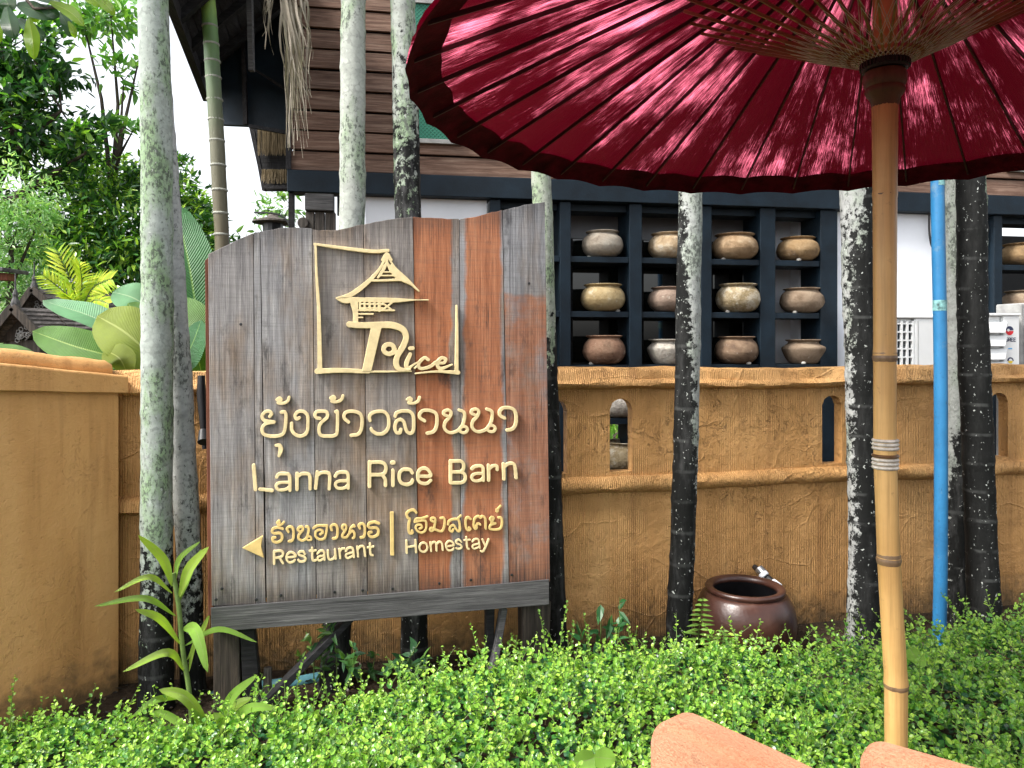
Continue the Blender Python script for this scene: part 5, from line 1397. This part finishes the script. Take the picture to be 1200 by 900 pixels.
# long shoots one can pick out along the back edge
LONG = [(12, 850, 790, 6), (70, 868, 845, 30), (110, 862, 812, 10), (150, 870, 842, 25), (30, 880, 840, 22), (640, 770, 716, -8), (655, 775, 705, 10), (668, 770, 728, 5), (612, 780, 742, -14), (690, 775, 720, -6), (712, 778, 735, 12), (746, 780, 735, -10), (770, 772, 742, 15), (560, 800, 765, 8), (520, 800, 770, -8), (480, 815, 780, 10), (855, 775, 742, 12), (900, 772, 738, 20), (930, 770, 735, 25), (985, 775, 735, -18), (1075, 770, 718, -22), (1090, 760, 712, -35), (1120, 755, 706, 14), (1135, 760, 694, -32), (1160, 752, 715, 18), (1190, 745, 705, 10), (1040, 770, 742, 10), (345, 830, 770, 12), (385, 822, 788, -10), (590, 790, 745, 10)]
for px, y0, y1, dx in LONG:
    d = float(np.interp(px, bx, [b[1] for b in BACK])) - 0.10
    a, b = np.array(P(px, y0 + 8, d)), np.array(P(px + dx, y1, d - 0.03))
    m = (a + b) / 2 + np.array([dx * -0.0006, 0, 0.01])
    path = smooth_path([tuple(a), tuple(m), tuple(b)], 5)
    mb = MB(); mb.tube([np.array(q) - hl for q in path], [0.0022 - 0.0014 * k / (len(path) - 1) for k in range(len(path))], 4)
    o = mb.build("long_shoot", M['twig'], hedge)
    L = np.linalg.norm(b - a); nl = max(6, int(L / 0.013))
    f = (np.arange(nl) + 0.5) / nl
    pos = np.array([path[min(len(path) - 1, int(q * (len(path) - 1)))] for q in f]) + RNG.normal(0, 0.002, (nl, 3))
    pos = a + (b - a) * f[:, None] + (m - (a + b) / 2) * (4 * f * (1 - f))[:, None]
    dr = (b - a) / L; s = unit(nl); s -= dr * (s @ dr)[:, None]; s /= np.linalg.norm(s, axis=1, keepdims=True)
    sc = (1.05 - 0.4 * f) * RNG.uniform(0.75, 1.1, nl)
    c = colour(nl, [(0.12, 0.27, 0.035), (0.20, 0.38, 0.05), (0.30, 0.46, 0.08)], (2, 3, 2))
    v, t_, c = leaf_arrays(pos, s * 0.8 + dr * 0.6, unit(nl) * 0.5 + np.array([0, -0.5, 0.7]), 0.022 * sc, 0.017 * sc, c)
    lo = link("leaves", np_mesh("leaves", v - hl, t_, c), o, M['leaf'])

# ------------------------------------------------------------------ single leaf blades
def blade(name, path, width, mat, par=None, fold=0.25, wave=0.0, nrm=(0, -1, 0.35), base_w=0.15, peak=0.4, org=(0, 0, 0), thick=None):
    """a long leaf: path of world points, full width at its widest"""
    pts = [Vector(q) for q in smooth_path([tuple(q) for q in path], 7)]
    m = len(pts); V, F, UV = [], [], []
    cross = (-1, -0.55, 0, 0.55, 1)
    for i, p in enumerate(pts):
        f = i / (m - 1)
        t_ = (pts[min(i+1, m-1)] - pts[max(i-1, 0)]).normalized()
        s = t_.cross(Vector(nrm)).normalized(); nn = s.cross(t_)
        w = width / 2 * (base_w + (1 - base_w) * (f / peak) ** 0.8 if f < peak else math.sqrt(max(0, 1 - ((f - peak) / (1 - peak)) ** 2)) ** 1.2)
        for c in cross:
            V.append(p + s * w * c + nn * (fold * w * abs(c) + wave * w * math.sin(f * 19 + c * 2) * abs(c)) - Vector(org)); UV.append((f, (c + 1) / 2))
    for i in range(m - 1):
        for j in range(4): F.append((i*5+j, i*5+j+1, (i+1)*5+j+1, (i+1)*5+j))
    me = bpy.data.meshes.new(name); me.from_pydata(V, [], F)
    uvl = me.uv_layers.new(name="UVMap")
    for lp in me.loops: uvl.data[lp.index].uv = UV[lp.vertex_index]
    me.polygons.foreach_set("use_smooth", [True] * len(me.polygons))
    return link(name, me, par, mat)
BL = [m_big_leaf("blade_lime", (0.50, 0.74, 0.12), (0.5, 0.6, 0.25), 0.35, 0.4), m_big_leaf("blade_green", (0.36, 0.64, 0.10), (0.42, 0.55, 0.2), 0.35, 0.4)]
def zpt(x, y, dd=0.0, org=(60, 600), sc=3.0, d=3.2): return P(org[0] + x / sc, org[1] + y / sc, d + dd)
dr = empty("dracaena_plant", "young upright plant with long lime strap leaves before left palms", "plant", loc=(zpt(480, 640).x, 3.2, 0))
DL = tuple(dr.location)
MB().tube([Vector(q) - Vector(DL) for q in smooth_path([tuple(zpt(495, 760)), tuple(zpt(485, 630)), tuple(zpt(462, 480)), tuple(zpt(448, 330)), tuple(zpt(428, 215))], 4)], [0.013, 0.012, 0.011, 0.009, 0.005] and 0.010, 9).build("stem", M['twig'], dr, smooth=True)
for k, (pts, w) in enumerate([([(425, 260, 0), (395, 165, -.05), (305, 80, -.12)], 50), ([(437, 240, 0), (452, 165, .02), (525, 103, .03)], 30), ([(450, 300, 0), (488, 200, -.06), (555, 122, -.1)], 56),
        ([(448, 320, 0), (478, 240, .05), (526, 130, .08)], 34), ([(425, 285, 0), (345, 228, -.06), (222, 282, -.12)], 30), ([(438, 365, 0), (330, 303, -.08), (150, 332, -.14)], 32), ([(455, 465, 0), (385, 375, -.1), (295, 342, -.16)], 42),
        ([(465, 410, 0), (510, 420, -.1), (551, 565, -.16)], 62), ([(478, 520, 0), (530, 420, .03), (556, 362, .03)], 28), ([(470, 470, 0), (590, 412, -.04), (725, 458, -.08)], 28), ([(470, 560, 0), (410, 493, -.08), (250, 563, -.14)], 40),
        ([(450, 655, 0), (370, 660, -.1), (280, 725, -.15)], 32), ([(485, 560, .0), (500, 480, -.04), (520, 430, -.05)], 24)]):
    blade("leaf", [zpt(*q) for q in pts], w * 0.68 / 3 / FOC * 3.2, BL[k % 2], dr, fold=0.35, org=DL)
gp = empty("strap_leaf_plant", "low tuft of lime strap leaves growing out of the hedge below post", "plant", loc=(zpt(590, 800).x, 3.05, 0))
GL = tuple(gp.location)
for k, (pts, w) in enumerate([([(590, 800, 0), (630, 660, -.03), (725, 572, -.05)], 34), ([(575, 790, 0), (480, 655, -.08), (378, 624, -.1)], 40), ([(600, 790, 0), (690, 692, -.05), (805, 690, -.1)], 32), ([(595, 800, 0), (640, 690, .03), (705, 652, .05)], 34), ([(570, 810, 0), (525, 730, -.05), (490, 690, -.08)], 30), ([(560, 815, 0), (600, 740, -.08), (570, 705, -.1)], 34), ([(540, 800, 0), (420, 720, .02), (360, 700, .03)], 28)]):
    blade("leaf", [zpt(*q, d=3.05) for q in pts], w / 3 / FOC * 3.05, BL[(k + 1) % 2], gp, fold=0.35, org=GL)

# fern, compound-leaf seedling, weeds, heart leaves
fe = empty("fern", "small upright fern frond between the speckled palm and jar", "fern", loc=(P(818, 0, 3.85).x, 3.85, 0))
FL = np.array(fe.location)
FERN = [(0.16, 0.30, 0.05), (0.20, 0.36, 0.06)]
for (x0, y0, x1, y1, dd) in ((815, 790, 822, 698, 0), (835, 800, 846, 735, -0.08)):
    a, b = np.array(P(x0, y0, 3.85 + dd)), np.array(P(x1, y1, 3.82 + dd))
    n = 15; f = (np.arange(n) + 1) / (n + 0.5)
    base = a + (b - a) * f[:, None] + np.array([0, -0.03, 0]) * (f ** 2)[:, None]
    ln = 0.075 * np.sin(np.clip(f * 2.6 + 0.35, 0, math.pi)) + 0.008
    ps = []
    for s in (-1, 1):
        tip = np.tile(np.array([s * 1.0, -0.25, 0.12]), (n, 1)) + RNG.normal(0, 0.06, (n, 3))
        ps.append(leaf_arrays(base, tip, np.tile(np.array([0, -0.5, 0.8]), (n, 1)), ln, np.full(n, 0.017), colour(n, FERN, (1, 1)), lance=True, droop=0.15))
    V, T, C = join(ps)
    fo = MB().tube([a - FL, (a + b) / 2 - FL, b - FL + np.array([0, -0.03, 0])], [0.003, 0.0025, 0.001], 5).build("frond", M['twig'], fe)
    link("leaflets", np_mesh("leaflets", V - FL, T, C), fo, M['leaf'])
def weed(name, label, spots, d, L, pal, nleaf, spread, cat="plant"):
    base = P(spots[0][0], spots[0][1], d); r = empty(name, label, cat, loc=(base.x, d, 0)); rl = np.array(r.location)
    ps = []; st = MB()
    for (x0, y0, x1, y1) in spots:
        dd = random.uniform(-0.08, 0.08)
        a, b = np.array(P(x0, y0, d + dd)), np.array(P(x1, y1, d + dd - 0.05))
        st.tube([a - rl, (a + b) / 2 - rl + np.array([0.01, 0, 0.01]), b - rl], [0.003, 0.0025, 0.0015], 5)
        f = RNG.uniform(0.25, 1.0, nleaf)
        pos = a + (b - a) * f[:, None]
        tip = unit(nleaf) * spread + np.array([0, -0.35, 0.25])
        ps.append(leaf_arrays(pos, tip, unit(nleaf) * 0.4 + np.array([0, -0.5, 0.8]), L * RNG.uniform(0.6, 1.1, nleaf), L * 0.36 * RNG.uniform(0.8, 1.2, nleaf), colour(nleaf, pal, [1] * len(pal)), lance=True, droop=0.15))
    V, T, C = join(ps)
    st.build("stem", M['twig'], r)
    link("leaves", np_mesh("leaves", V - rl, T, C), r, M['leaf'])
    return r
weed("seedling", "dark green five fingered seedling before the ochre wall", [(722, 770, 726, 700), (700, 775, 704, 708), (712, 780, 716, 722), (690, 785, 676, 728), (735, 790, 738, 742)], 3.75, 0.085, [(0.03, 0.12, 0.035), (0.045, 0.16, 0.05)], 7, 1.0)
weed("weed", "leafy dark weed growing under the sign beside the brace", [(395, 800, 388, 735), (410, 805, 415, 752), (430, 800, 440, 765), (445, 800, 470, 770), (380, 800, 372, 752), (460, 800, 492, 752), (420, 800, 402, 770), (480, 800, 500, 764)], 3.5, 0.065, [(0.05, 0.14, 0.035), (0.09, 0.20, 0.04), (0.03, 0.09, 0.035)], 15, 1.0)
weed("weed", "pale weed with thin leaves against wall left of brace", [(368, 800, 362, 738), (358, 790, 350, 768), (372, 770, 384, 728)], 3.62, 0.05, [(0.10, 0.22, 0.05), (0.16, 0.28, 0.06)], 12, 0.9)
hp = empty("vine", "pair of broad heart shaped leaves on the hedge front", "vine", loc=P(697, 888, 2.3))
for x, y, s in ((683, 891, -1), (711, 888, 1)):
    o0 = P(697, 887, 2.3)
    blade("leaf", [o0, P((697 + x) / 2 + 2 * s, y + 0, 2.27), P(x + 11 * s, y + 2, 2.24)], 0.062, BL[1], hp, fold=0.1, nrm=(0, -0.75, 0.6), base_w=0.6, peak=0.45, org=tuple(hp.location))
hp2 = empty("vine", "single broad green leaf in the hedge right of the pole", "vine", loc=P(1072, 775, 3.0))
blade("leaf", [P(1066, 760, 3.0), P(1074, 772, 2.97), P(1080, 783, 2.93)], 0.07, BL[1], hp2, fold=0.1, base_w=0.5, org=tuple(hp2.location))

# leaf litter on the soil by the wall
n = 2600
d = RNG.uniform(2.9, 4.3, n); px = RNG.uniform(100, 1250, n)
pos = np.stack([(px - 600) / FOC * d, d, RNG.uniform(0.002, 0.02, n)], 1)
v, t_, c = leaf_arrays(pos, unit(n) * np.array([1, 1, 0.25]), unit(n) * 0.4 + np.array([0, 0, 1]), RNG.uniform(0.015, 0.05, n), RNG.uniform(0.006, 0.02, n), colour(n, [(0.09, 0.06, 0.035), (0.05, 0.035, 0.025), (0.16, 0.12, 0.07), (0.03, 0.025, 0.02)], (2, 3, 1, 3)), fold=0.4)
tag(link("leaf_litter", np_mesh("leaf_litter", v, t_, c), None, M['leaf']), "brown leaf litter scattered over the soil by the wall", "leaf litter", kind="stuff")

# ------------------------------------------------------------------ trees behind the wall
def tree(name, label, cat, base, blobs, n, L, pal, wts, mat, trunk_r=0.08, lance=False, aspect=0.5, droop=0.1, clump=0.5, shell=0.55, branches=True, group=None, lift=0.25):
    root = empty(name, label, cat, group, loc=(base[0], base[1], 0)); rl = np.array(root.location)
    vol = np.array([b[3] ** 2 for b in blobs]); k = RNG.choice(len(blobs), n, p=vol / vol.sum())
    B = np.array([b[:3] for b in blobs]); Rr = np.array([b[3] for b in blobs])
    # clumps inside every blob
    nc = max(20, n // 22)
    kc = RNG.choice(len(blobs), nc, p=vol / vol.sum()); cd = unit(nc)
    cc = B[kc] + cd * (Rr[kc] * RNG.uniform(shell, 1.05, nc))[:, None]
    cs = RNG.integers(0, nc, n)
    cr = Rr[kc][cs] * 0.16 * clump * 2
    pos = cc[cs] + RNG.normal(0, 1, (n, 3)) * cr[:, None] * np.array([1, 1, 0.7])
    outw = cd[cs]
    tip = outw * 0.7 + unit(n) * 0.8 + np.array([0, 0, -0.15])
    nr = unit(n) * 0.55 + np.array([0, 0, 0.8]) + outw * lift
    c = colour(n, pal, wts, 0.12) * (1 + RNG.uniform(-0.22, 0.22, nc))[cs][:, None]
    Ls = L * RNG.uniform(0.6, 1.2, n)
    v, t_, c = leaf_arrays(pos, tip, nr, Ls, Ls * aspect, c, lance=lance, droop=droop)
    tag(link("crown", np_mesh("crown", v - rl, t_, c), root, mat), kind=None)
    mb = MB()
    ctr = B[:, :].mean(0) - rl
    top_ = Vector(ctr) * 0.55 + Vector((0, 0, 0))
    top_.z = max(0.3, min(b[2] - b[3] for b in blobs) * 0.9)
    mb.tube([(0, 0, -0.1), tuple(Vector((top_.x * 0.3, top_.y * 0.3, top_.z * 0.5))), tuple(top_)], [trunk_r * 1.3, trunk_r, trunk_r * 0.8], 9)
    if branches:
        for b in blobs:
            e = Vector(b[:3]) - Vector(rl); m_ = top_.lerp(e, 0.5) + Vector((random.uniform(-.1, .1), random.uniform(-.1, .1), 0.05))
            mb.tube([top_, m_, e], [trunk_r * 0.7, trunk_r * 0.45, trunk_r * 0.15], 6)
        for q in range(0, nc, max(1, nc // 60)):
            b = blobs[kc[q]]; mb.tube([Vector(b[:3]) - Vector(rl), Vector(cc[q]) - Vector(rl)], [trunk_r * 0.14, trunk_r * 0.05], 4)
    mb.build("trunk", M['bark'], root, smooth=True)
    return root
def pb(px, py, d, rpx): 
    p = P(px, py, d); return (p.x, p.y, p.z, rpx / FOC * d)
tree("dark_tree", "dark leaved tree overhanging the top left corner", "tree", (-6.6, 8.5, 0), [pb(15, 150, 8.2, 62), pb(72, 130, 8.2, 46), pb(45, 80, 8.4, 50), pb(5, 60, 8.4, 62), pb(100, 180, 8.0, 30), pb(-60, 120, 8.4, 90)], 5200, 0.14,
     [(0.022, 0.08, 0.025), (0.045, 0.13, 0.035), (0.11, 0.27, 0.045), (0.26, 0.46, 0.07)], (4, 3, 2, 1), M['leaf'], 0.10, aspect=0.42, lance=True)
tree("airy_tree", "loose light green tree with sky showing through, beside the mint trunk", "tree", (-5.2, 9.6, 0), [pb(130, 20, 9.2, 36), pb(145, 95, 9.2, 30), pb(155, 155, 9.0, 26), pb(95, 15, 9.2, 40), pb(165, 60, 9.2, 16)], 620, 0.16,
     [(0.12, 0.32, 0.06), (0.24, 0.45, 0.08), (0.18, 0.34, 0.14)], (3, 3, 2), M['leaf'], 0.05, aspect=0.40, lance=True, shell=0.2, clump=0.8)
tree("round_bush", "dense dark green rounded bush with sunlit leaf tips painted bright behind large leaves", "bush", (-4.6, 9.2, 0), [pb(110, 250, 8.8, 66), pb(170, 270, 8.8, 70), pb(120, 330, 8.6, 74), pb(180, 340, 8.6, 70), pb(222, 240, 9.1, 32), pb(70, 270, 8.9, 50), pb(232, 290, 9.0, 36), pb(190, 210, 9.0, 34), pb(210, 370, 8.8, 50), pb(60, 340, 9.0, 55), pb(150, 300, 9.3, 90)], 15000, 0.115,
     [(0.028, 0.10, 0.028), (0.06, 0.18, 0.035), (0.20, 0.42, 0.05), (0.40, 0.60, 0.08)], (3, 3.5, 2.8, 1.8), M['leaf_gloss'], 0.07, aspect=0.36, lance=True, clump=0.45, shell=0.75)  # brightest tints stand in for sunlight on the leaf tips
tree("bright_bush", "bright yellow green bush crown showing above the dark rounded bush", "bush", (-5.9, 10.3, 0), [pb(90, 190, 9.8, 36), pb(130, 205, 9.8, 34), pb(215, 235, 9.9, 26), pb(235, 250, 9.9, 18)], 1700, 0.12,
     [(0.30, 0.52, 0.06), (0.45, 0.65, 0.09), (0.18, 0.40, 0.06)], (3, 2, 2), M['leaf'], 0.05, aspect=0.38, lance=True, clump=0.5)
tree("feathery_tree", "pale feathery fine leaved tree at the left edge", "tree", (-4.9, 7.2, 0), [pb(10, 230, 6.9, 46), pb(15, 290, 6.9, 42), pb(0, 350, 7.0, 50), pb(45, 260, 7.0, 22), pb(-50, 300, 7.0, 70), pb(40, 330, 7.1, 18)], 8000, 0.07,
     [(0.26, 0.48, 0.18), (0.38, 0.58, 0.24), (0.18, 0.38, 0.13), (0.55, 0.70, 0.38)], (3, 3, 2, 1), M['leaf'], 0.05, aspect=0.26, lance=True, clump=0.7)
tree("slender_shrub", "pale airy shrub behind the lantern at the house corner", "shrub", (-3.3, 9.6, 0), [pb(322, 248, 9.5, 20), pb(340, 240, 9.5, 14), pb(305, 272, 9.4, 18), pb(335, 270, 9.5, 20)], 520, 0.10,
     [(0.16, 0.32, 0.10), (0.28, 0.45, 0.14)], (1, 1), M['leaf'], 0.03, aspect=0.4, lance=True, clump=0.8)
tree("leafy_shrub", "bright green shrub seen through the wall slots under the house", "shrub", (1.3, 10.5, 0), [(1.0, 10.3, 0.9, 0.7), (1.8, 10.4, 0.8, 0.8), (2.7, 10.5, 0.9, 0.7), (0.2, 10.3, 0.8, 0.6)], 2600, 0.12,
     [(0.16, 0.36, 0.05), (0.24, 0.44, 0.06)], (1, 1), M['leaf'], 0.04, aspect=0.4)
# boundary planting far behind
tree("far_hedge", "long dark hedge closing the garden far behind the trees", "hedge", (-9, 15, 0), [(-14 + 1.5 * i, 15 + 0.4 * math.sin(i * 2.1), 1.0 + 0.25 * math.sin(i * 1.7), 1.3) for i in range(8)], 4200, 0.22,
     [(0.03, 0.09, 0.03), (0.06, 0.16, 0.035)], (2, 1), M['leaf'], 0.06, aspect=0.45, branches=False)

# near branch, top left corner; backlight is painted into the brighter leaf colour
br = empty("leafy_branch", "near branch of broad leaves, some tinted a backlit yellow green, top left corner", "branch", loc=P(0, -30, 3.0)); bo = tuple(br.location)
MB().tube([P(-60, -60, 3.05) - br.location, P(10, -25, 3.0) - br.location, P(40, 10, 3.0) - br.location, P(85, 8, 2.95) - br.location], [0.012, 0.009, 0.006, 0.003], 7).build("twig", M['bark'], br, smooth=True)
DG, LG = m_big_leaf("branch_leaf_dark", (0.035, 0.12, 0.04), (0.10, 0.22, 0.06), 0.3), m_big_leaf("branch_leaf_lit", (0.26, 0.44, 0.03), (0.5, 0.6, 0.15), 0.6)
for k, (a, m_, b, w, mt) in enumerate([((8, 8), (12, 28), (16, 46), 20, DG), ((20, 5), (40, 12), (66, 22), 20, DG), ((58, 2), (82, 14), (99, 31), 14, LG), ((34, 22), (38, 45), (40, 70), 17, LG), ((22, 22), (35, 33), (55, 44), 16, DG), ((0, -8), (8, 2), (12, 14), 22, DG), ((60, -12), (62, 0), (64, 6), 14, LG), ((70, 14), (78, 28), (82, 44), 12, DG), ((80, 25), (86, 36), (88, 45), 8, LG),
        ((30, -10), (50, -4), (72, 4), 18, DG), ((-10, 20), (-2, 36), (0, 50), 10, LG), ((90, -10), (110, 0), (128, 8), 14, LG), ((110, -6), (125, 6), (135, 18), 12, LG), ((45, 6), (60, 14), (70, 20), 14, DG), ((36, 12), (40, 20), (44, 26), 12, LG)]):
    dd = 3.0 + random.uniform(-0.08, 0.08)
    blade("leaf", [P(*a, dd), P(*m_, dd - 0.03), P(*b, dd - 0.02)], w / FOC * 3.0, mt, br, fold=0.25, base_w=0.2, peak=0.45, org=bo, nrm=(0.2, -1, random.uniform(-0.3, 0.6)))

# small golden palm
gpalm = empty("golden_palm", "small yellow green palm behind the broad banana leaves", "palm plant", loc=(P(92, 0, 6.2).x, 6.2, 0)); go = np.array(gpalm.location)
YP = [(0.55, 0.66, 0.05), (0.42, 0.60, 0.06), (0.66, 0.72, 0.08)]
def pinnate(par, rl, path, ll, n, pal, wd=0.016, two=1.0, sag=0.3, mat=None):
    pts = [np.array(q) for q in smooth_path([tuple(q) for q in path], 6)]
    fo = MB().tube([q - rl for q in pts], [0.006 * (1 - 0.8 * i / (len(pts) - 1)) + 0.001 for i in range(len(pts))], 5).build("frond", M['twig'], par)
    f = (np.arange(n) + 1.5) / (n + 1.5); ii = f * (len(pts) - 1)
    pos = np.stack([np.interp(ii, np.arange(len(pts)), [q[k] for q in pts]) for k in range(3)], 1)
    tg = np.gradient(pos, axis=0); tg /= np.linalg.norm(tg, axis=1, keepdims=True)
    ps = []
    for s in (-1, 1):
        sd = np.cross(tg, np.array([0, -1.0, 0.3])) * s
        tip = sd * 0.75 + tg * 0.75 + RNG.normal(0, 0.06, (n, 3))
        l_ = ll * (0.55 + 0.6 * np.sin(np.pi * np.clip(f, 0.05, 0.95)))
        ps.append(leaf_arrays(pos, tip, np.tile(np.array([0, -0.8, 0.5]), (n, 1)), l_, np.full(n, wd), colour(n, pal, [1] * len(pal)), lance=True, droop=sag))
    V, T, C = join(ps)
    link("leaflets", np_mesh("leaflets", V - rl, T, C), fo, mat or M['leaf'])
for path, ll in (([(92, 368), (85, 335), (66, 292)], 0.17), ([(92, 368), (78, 345), (50, 322)], 0.12), ([(94, 368), (108, 338), (132, 326)], 0.14), ([(92, 366), (96, 332), (93, 310)], 0.15), ([(94, 370), (110, 352), (128, 356)], 0.11), ([(92, 370), (84, 352), (72, 344)], 0.10)):
    pinnate(gpalm, go, [P(x, y, 6.2 - 0.12 * k) for k, (x, y) in enumerate(path)], ll, 17, YP, 0.022)
MB().tube([(0, 0, -0.1), tuple(Vector(P(92, 400, 6.2)) - gpalm.location), tuple(Vector(P(92, 366, 6.2)) - gpalm.location)], [0.035, 0.03, 0.02], 9).build("trunk", M['twig'], gpalm, smooth=True)

# broad banana-like leaves
bn = empty("banana_plant", "clump of broad blue green banana like leaves behind wall pier", "banana plant", loc=(P(190, 0, 4.9).x, 4.9, 0)); b0 = tuple(bn.location)
BM = [m_big_leaf("banana_blue", (0.13, 0.30, 0.14), (0.30, 0.45, 0.25), 0.25, 0.4), m_big_leaf("banana_green", (0.12, 0.26, 0.05), (0.35, 0.5, 0.15), 0.4, 0.4), m_big_leaf("banana_yellow", (0.24, 0.30, 0.04), (0.45, 0.5, 0.15), 0.4, 0.4), m_big_leaf("banana_deep", (0.055, 0.17, 0.065), (0.20, 0.36, 0.12), 0.35, 0.4)]
for k, (a, m_, b, w, mt, nrm, d) in enumerate([
        ((168, 400), (110, 372), (50, 352), 46, 0, (0, -0.5, 1), 5.1), ((165, 425), (95, 408), (38, 388), 46, 1, (0.1, -1, 0.5), 4.75), ((190, 430), (150, 392), (114, 370), 66, 2, (0.3, -1, 0.3), 4.7),
        ((190, 372), (158, 350), (132, 342), 40, 0, (0, -1, 0.6), 5.0), ((238, 440), (225, 330), (206, 238), 62, 3, (0.25, -1, 0.1), 4.8), ((236, 436), (222, 385), (200, 350), 60, 1, (0.3, -1, 0.2), 4.65),
        ((150, 440), (140, 420), (122, 410), 34, 2, (0, -1, 0.5), 4.6), ((200, 440), (222, 410), (236, 375), 44, 3, (-0.3, -1, 0.2), 4.6), ((60, 425), (20, 412), (-20, 404), 22, 1, (0, -0.5, 1), 4.4), ((190, 430), (170, 385), (150, 355), 40, 1, (0, -1, 0.2), 4.9), ((215, 445), (195, 420), (180, 400), 40, 2, (0, -1, 0.3), 4.5)]):
    blade("leaf", [P(*a, d), P(*m_, d - 0.08), P(*b, d - 0.02)], w / FOC * d, BM[mt], bn, fold=0.12, wave=0.03, nrm=nrm, base_w=0.35, peak=0.42, org=b0)
for px in (170, 205, 232):
    MB().tube([Vector(P(px, 520, 4.85)) - bn.location + Vector((0, 0, -1.2)), Vector(P(px, 430, 4.85)) - bn.location], [0.035, 0.02], 9).build("stalk", M['twig'], bn, smooth=True)

# ------------------------------------------------------------------ spirit house roofs, lantern
def spirit_roof(label, apex, eL, eR, d, depth, rows, grp="small shingled spirit houses behind the pier"):
    r = empty("spirit_house", label, "spirit house", grp, loc=(P(apex[0], 0, d).x, d, 0)); o0 = Vector(r.location)
    A_, L_, R_ = P(*apex, d) - o0, P(*eL, d) - o0, P(*eR, d) - o0
    back = Vector((0.62 * depth, depth, 0))
    for e in (L_, R_):
        for i in range(rows):
            f0, f1 = i / rows, (i + 1.12) / rows
            for j in range(4):
                g0, g1 = j / 4, (j + 0.94) / 4
                a, b = A_.lerp(e, f0) + back * g0, A_.lerp(e, f0) + back * g1
                c, dd = A_.lerp(e, f1) + back * g1 + Vector((0, 0, -0.0)), A_.lerp(e, f1) + back * g0
                lift = Vector((0, 0, 0.012)); th = Vector((0, 0, 0.010))
                q = [a, b, c + lift, dd + lift]
                mb = MB(); mb.add(q + [x + th for x in q], [(0,3,2,1),(4,5,6,7),(0,1,5,4),(1,2,6,5),(2,3,7,6),(3,0,4,7)])
                mb.build("shingle", M['roof'], r)
        MB().bar(A_ + Vector((0, -0.03, 0.012)), e + (e - A_) * 0.05 + Vector((0, -0.03, 0.008)), 0.03, 0.055).build("barge_board", M['post_wood'], r, bevel=0.003)
    g = MB(); c0, c1, c2 = A_ + Vector((0, 0.06, -0.05)), L_ + Vector((0.02, 0.06, 0)), R_ + Vector((-0.02, 0.06, 0))
    f = [c0, c1, c2]; g.add(f + [x + Vector((0, 0.03, 0)) for x in f], [(0, 1, 2), (5, 4, 3), (0, 3, 4, 1), (1, 4, 5, 2), (2, 5, 3, 0)])
    g.build("gable_board", M['post_wood'], r)
    z_e = min(L_.z, R_.z); w0, w1 = L_.x * 0.7, R_.x * 0.7
    MB().box(w0, w1, 0.08, depth * 0.8, 0.6, z_e + 0.02).build("wall", M['barn_wood'], r)
    MB().box(-0.06, 0.06, 0.1, 0.22, 0.0, 0.599).build("post", M['barn_wood'], r)
    MB().lathe([(0.035, -0.04), (0.03, 0.04), (0.016, 0.08), (0.02, 0.10), (0.006, 0.14), (0.004, 0.24), (0, 0.25)], 8, c=(A_.x, A_.y, A_.z)).build("finial", M['grey_wood'], r)
    mb = MB()
    for k in range(14):
        a = random.uniform(0, 6.28); q = random.uniform(0, 0.055)
        c = Vector((A_.x + 0.01 + q * math.cos(a), A_.y + 0.045, A_.z - 0.17 + q * 1.3 * math.sin(a)))
        mb.tube([c + Vector((0.016 * math.cos(t_), 0, 0.016 * math.sin(t_))) for t_ in (0, 1.2, 2.4, 3.6, 4.8, 6.0)], 0.004, 4)
    mb.build("gable_carving", M['frame_grey'], r)
    return r
spirit_roof("dark gabled spirit house with carved gable and pale shingles at left", (18, 362), (-14, 402), (47, 392), 5.2, 0.8, 6)
spirit_roof("second grey shingled little roof behind the dark gable", (40, 340), (12, 380), (78, 374), 6.6, 0.7, 6)
ev = empty("roof_edge", "dark plank roof edge jutting in at left above the gable", "roof", loc=P(0, 322, 5.6))
MB().bar(P(-60, 308, 5.6) - ev.location, P(19, 318, 5.6) - ev.location, 0.30, 0.03).build("eave_board", M['grey_wood'], ev, bevel=0.004)
MB().bar(P(-60, 322, 5.6) - ev.location, P(14, 325, 5.6) - ev.location, 0.10, 0.055).build("fascia", M['red_batten'], ev, bevel=0.004)
MB().box(-0.55, -0.40, -0.06, 0.06, -2.1 - 0.1, -0.04).build("post", M['barn_wood'], ev)
la = empty("garden_lantern", "small dark garden lantern with wide cap peeking over the sign", "lantern", loc=(P(320, 0, 6.5).x, 6.5, 0))
zt = P(320, 256, 6.5).z
MB().lathe([(0.0, zt + 0.05), (0.03, zt + 0.045), (0.05, zt + 0.01), (0.17, zt - 0.025), (0.175, zt - 0.04), (0.09, zt - 0.045), (0, zt - 0.045)], 18).build("cap", M['barn_wood'], la, smooth=True)
MB().lathe([(0.0, zt - 0.047), (0.085, zt - 0.047), (0.085, zt - 0.16), (0, zt - 0.16)], 14).build("body", M['black_metal'], la)
MB().lathe([(0.03, 0), (0.03, zt - 0.161)], 10).build("post", M['black_metal'], la)
twg = [P(298, 249, 6.2), P(320, 250, 6.2), P(333, 255, 6.2), P(342, 268, 6.2)]
MB().tube([q - la.location for q in smooth_path([tuple(x) for x in twg], 4)] if False else [Vector(q) - la.location for q in smooth_path([tuple(x) for x in twg], 4)], 0.008, 6).build("hook", M['black_metal'], la, smooth=True)
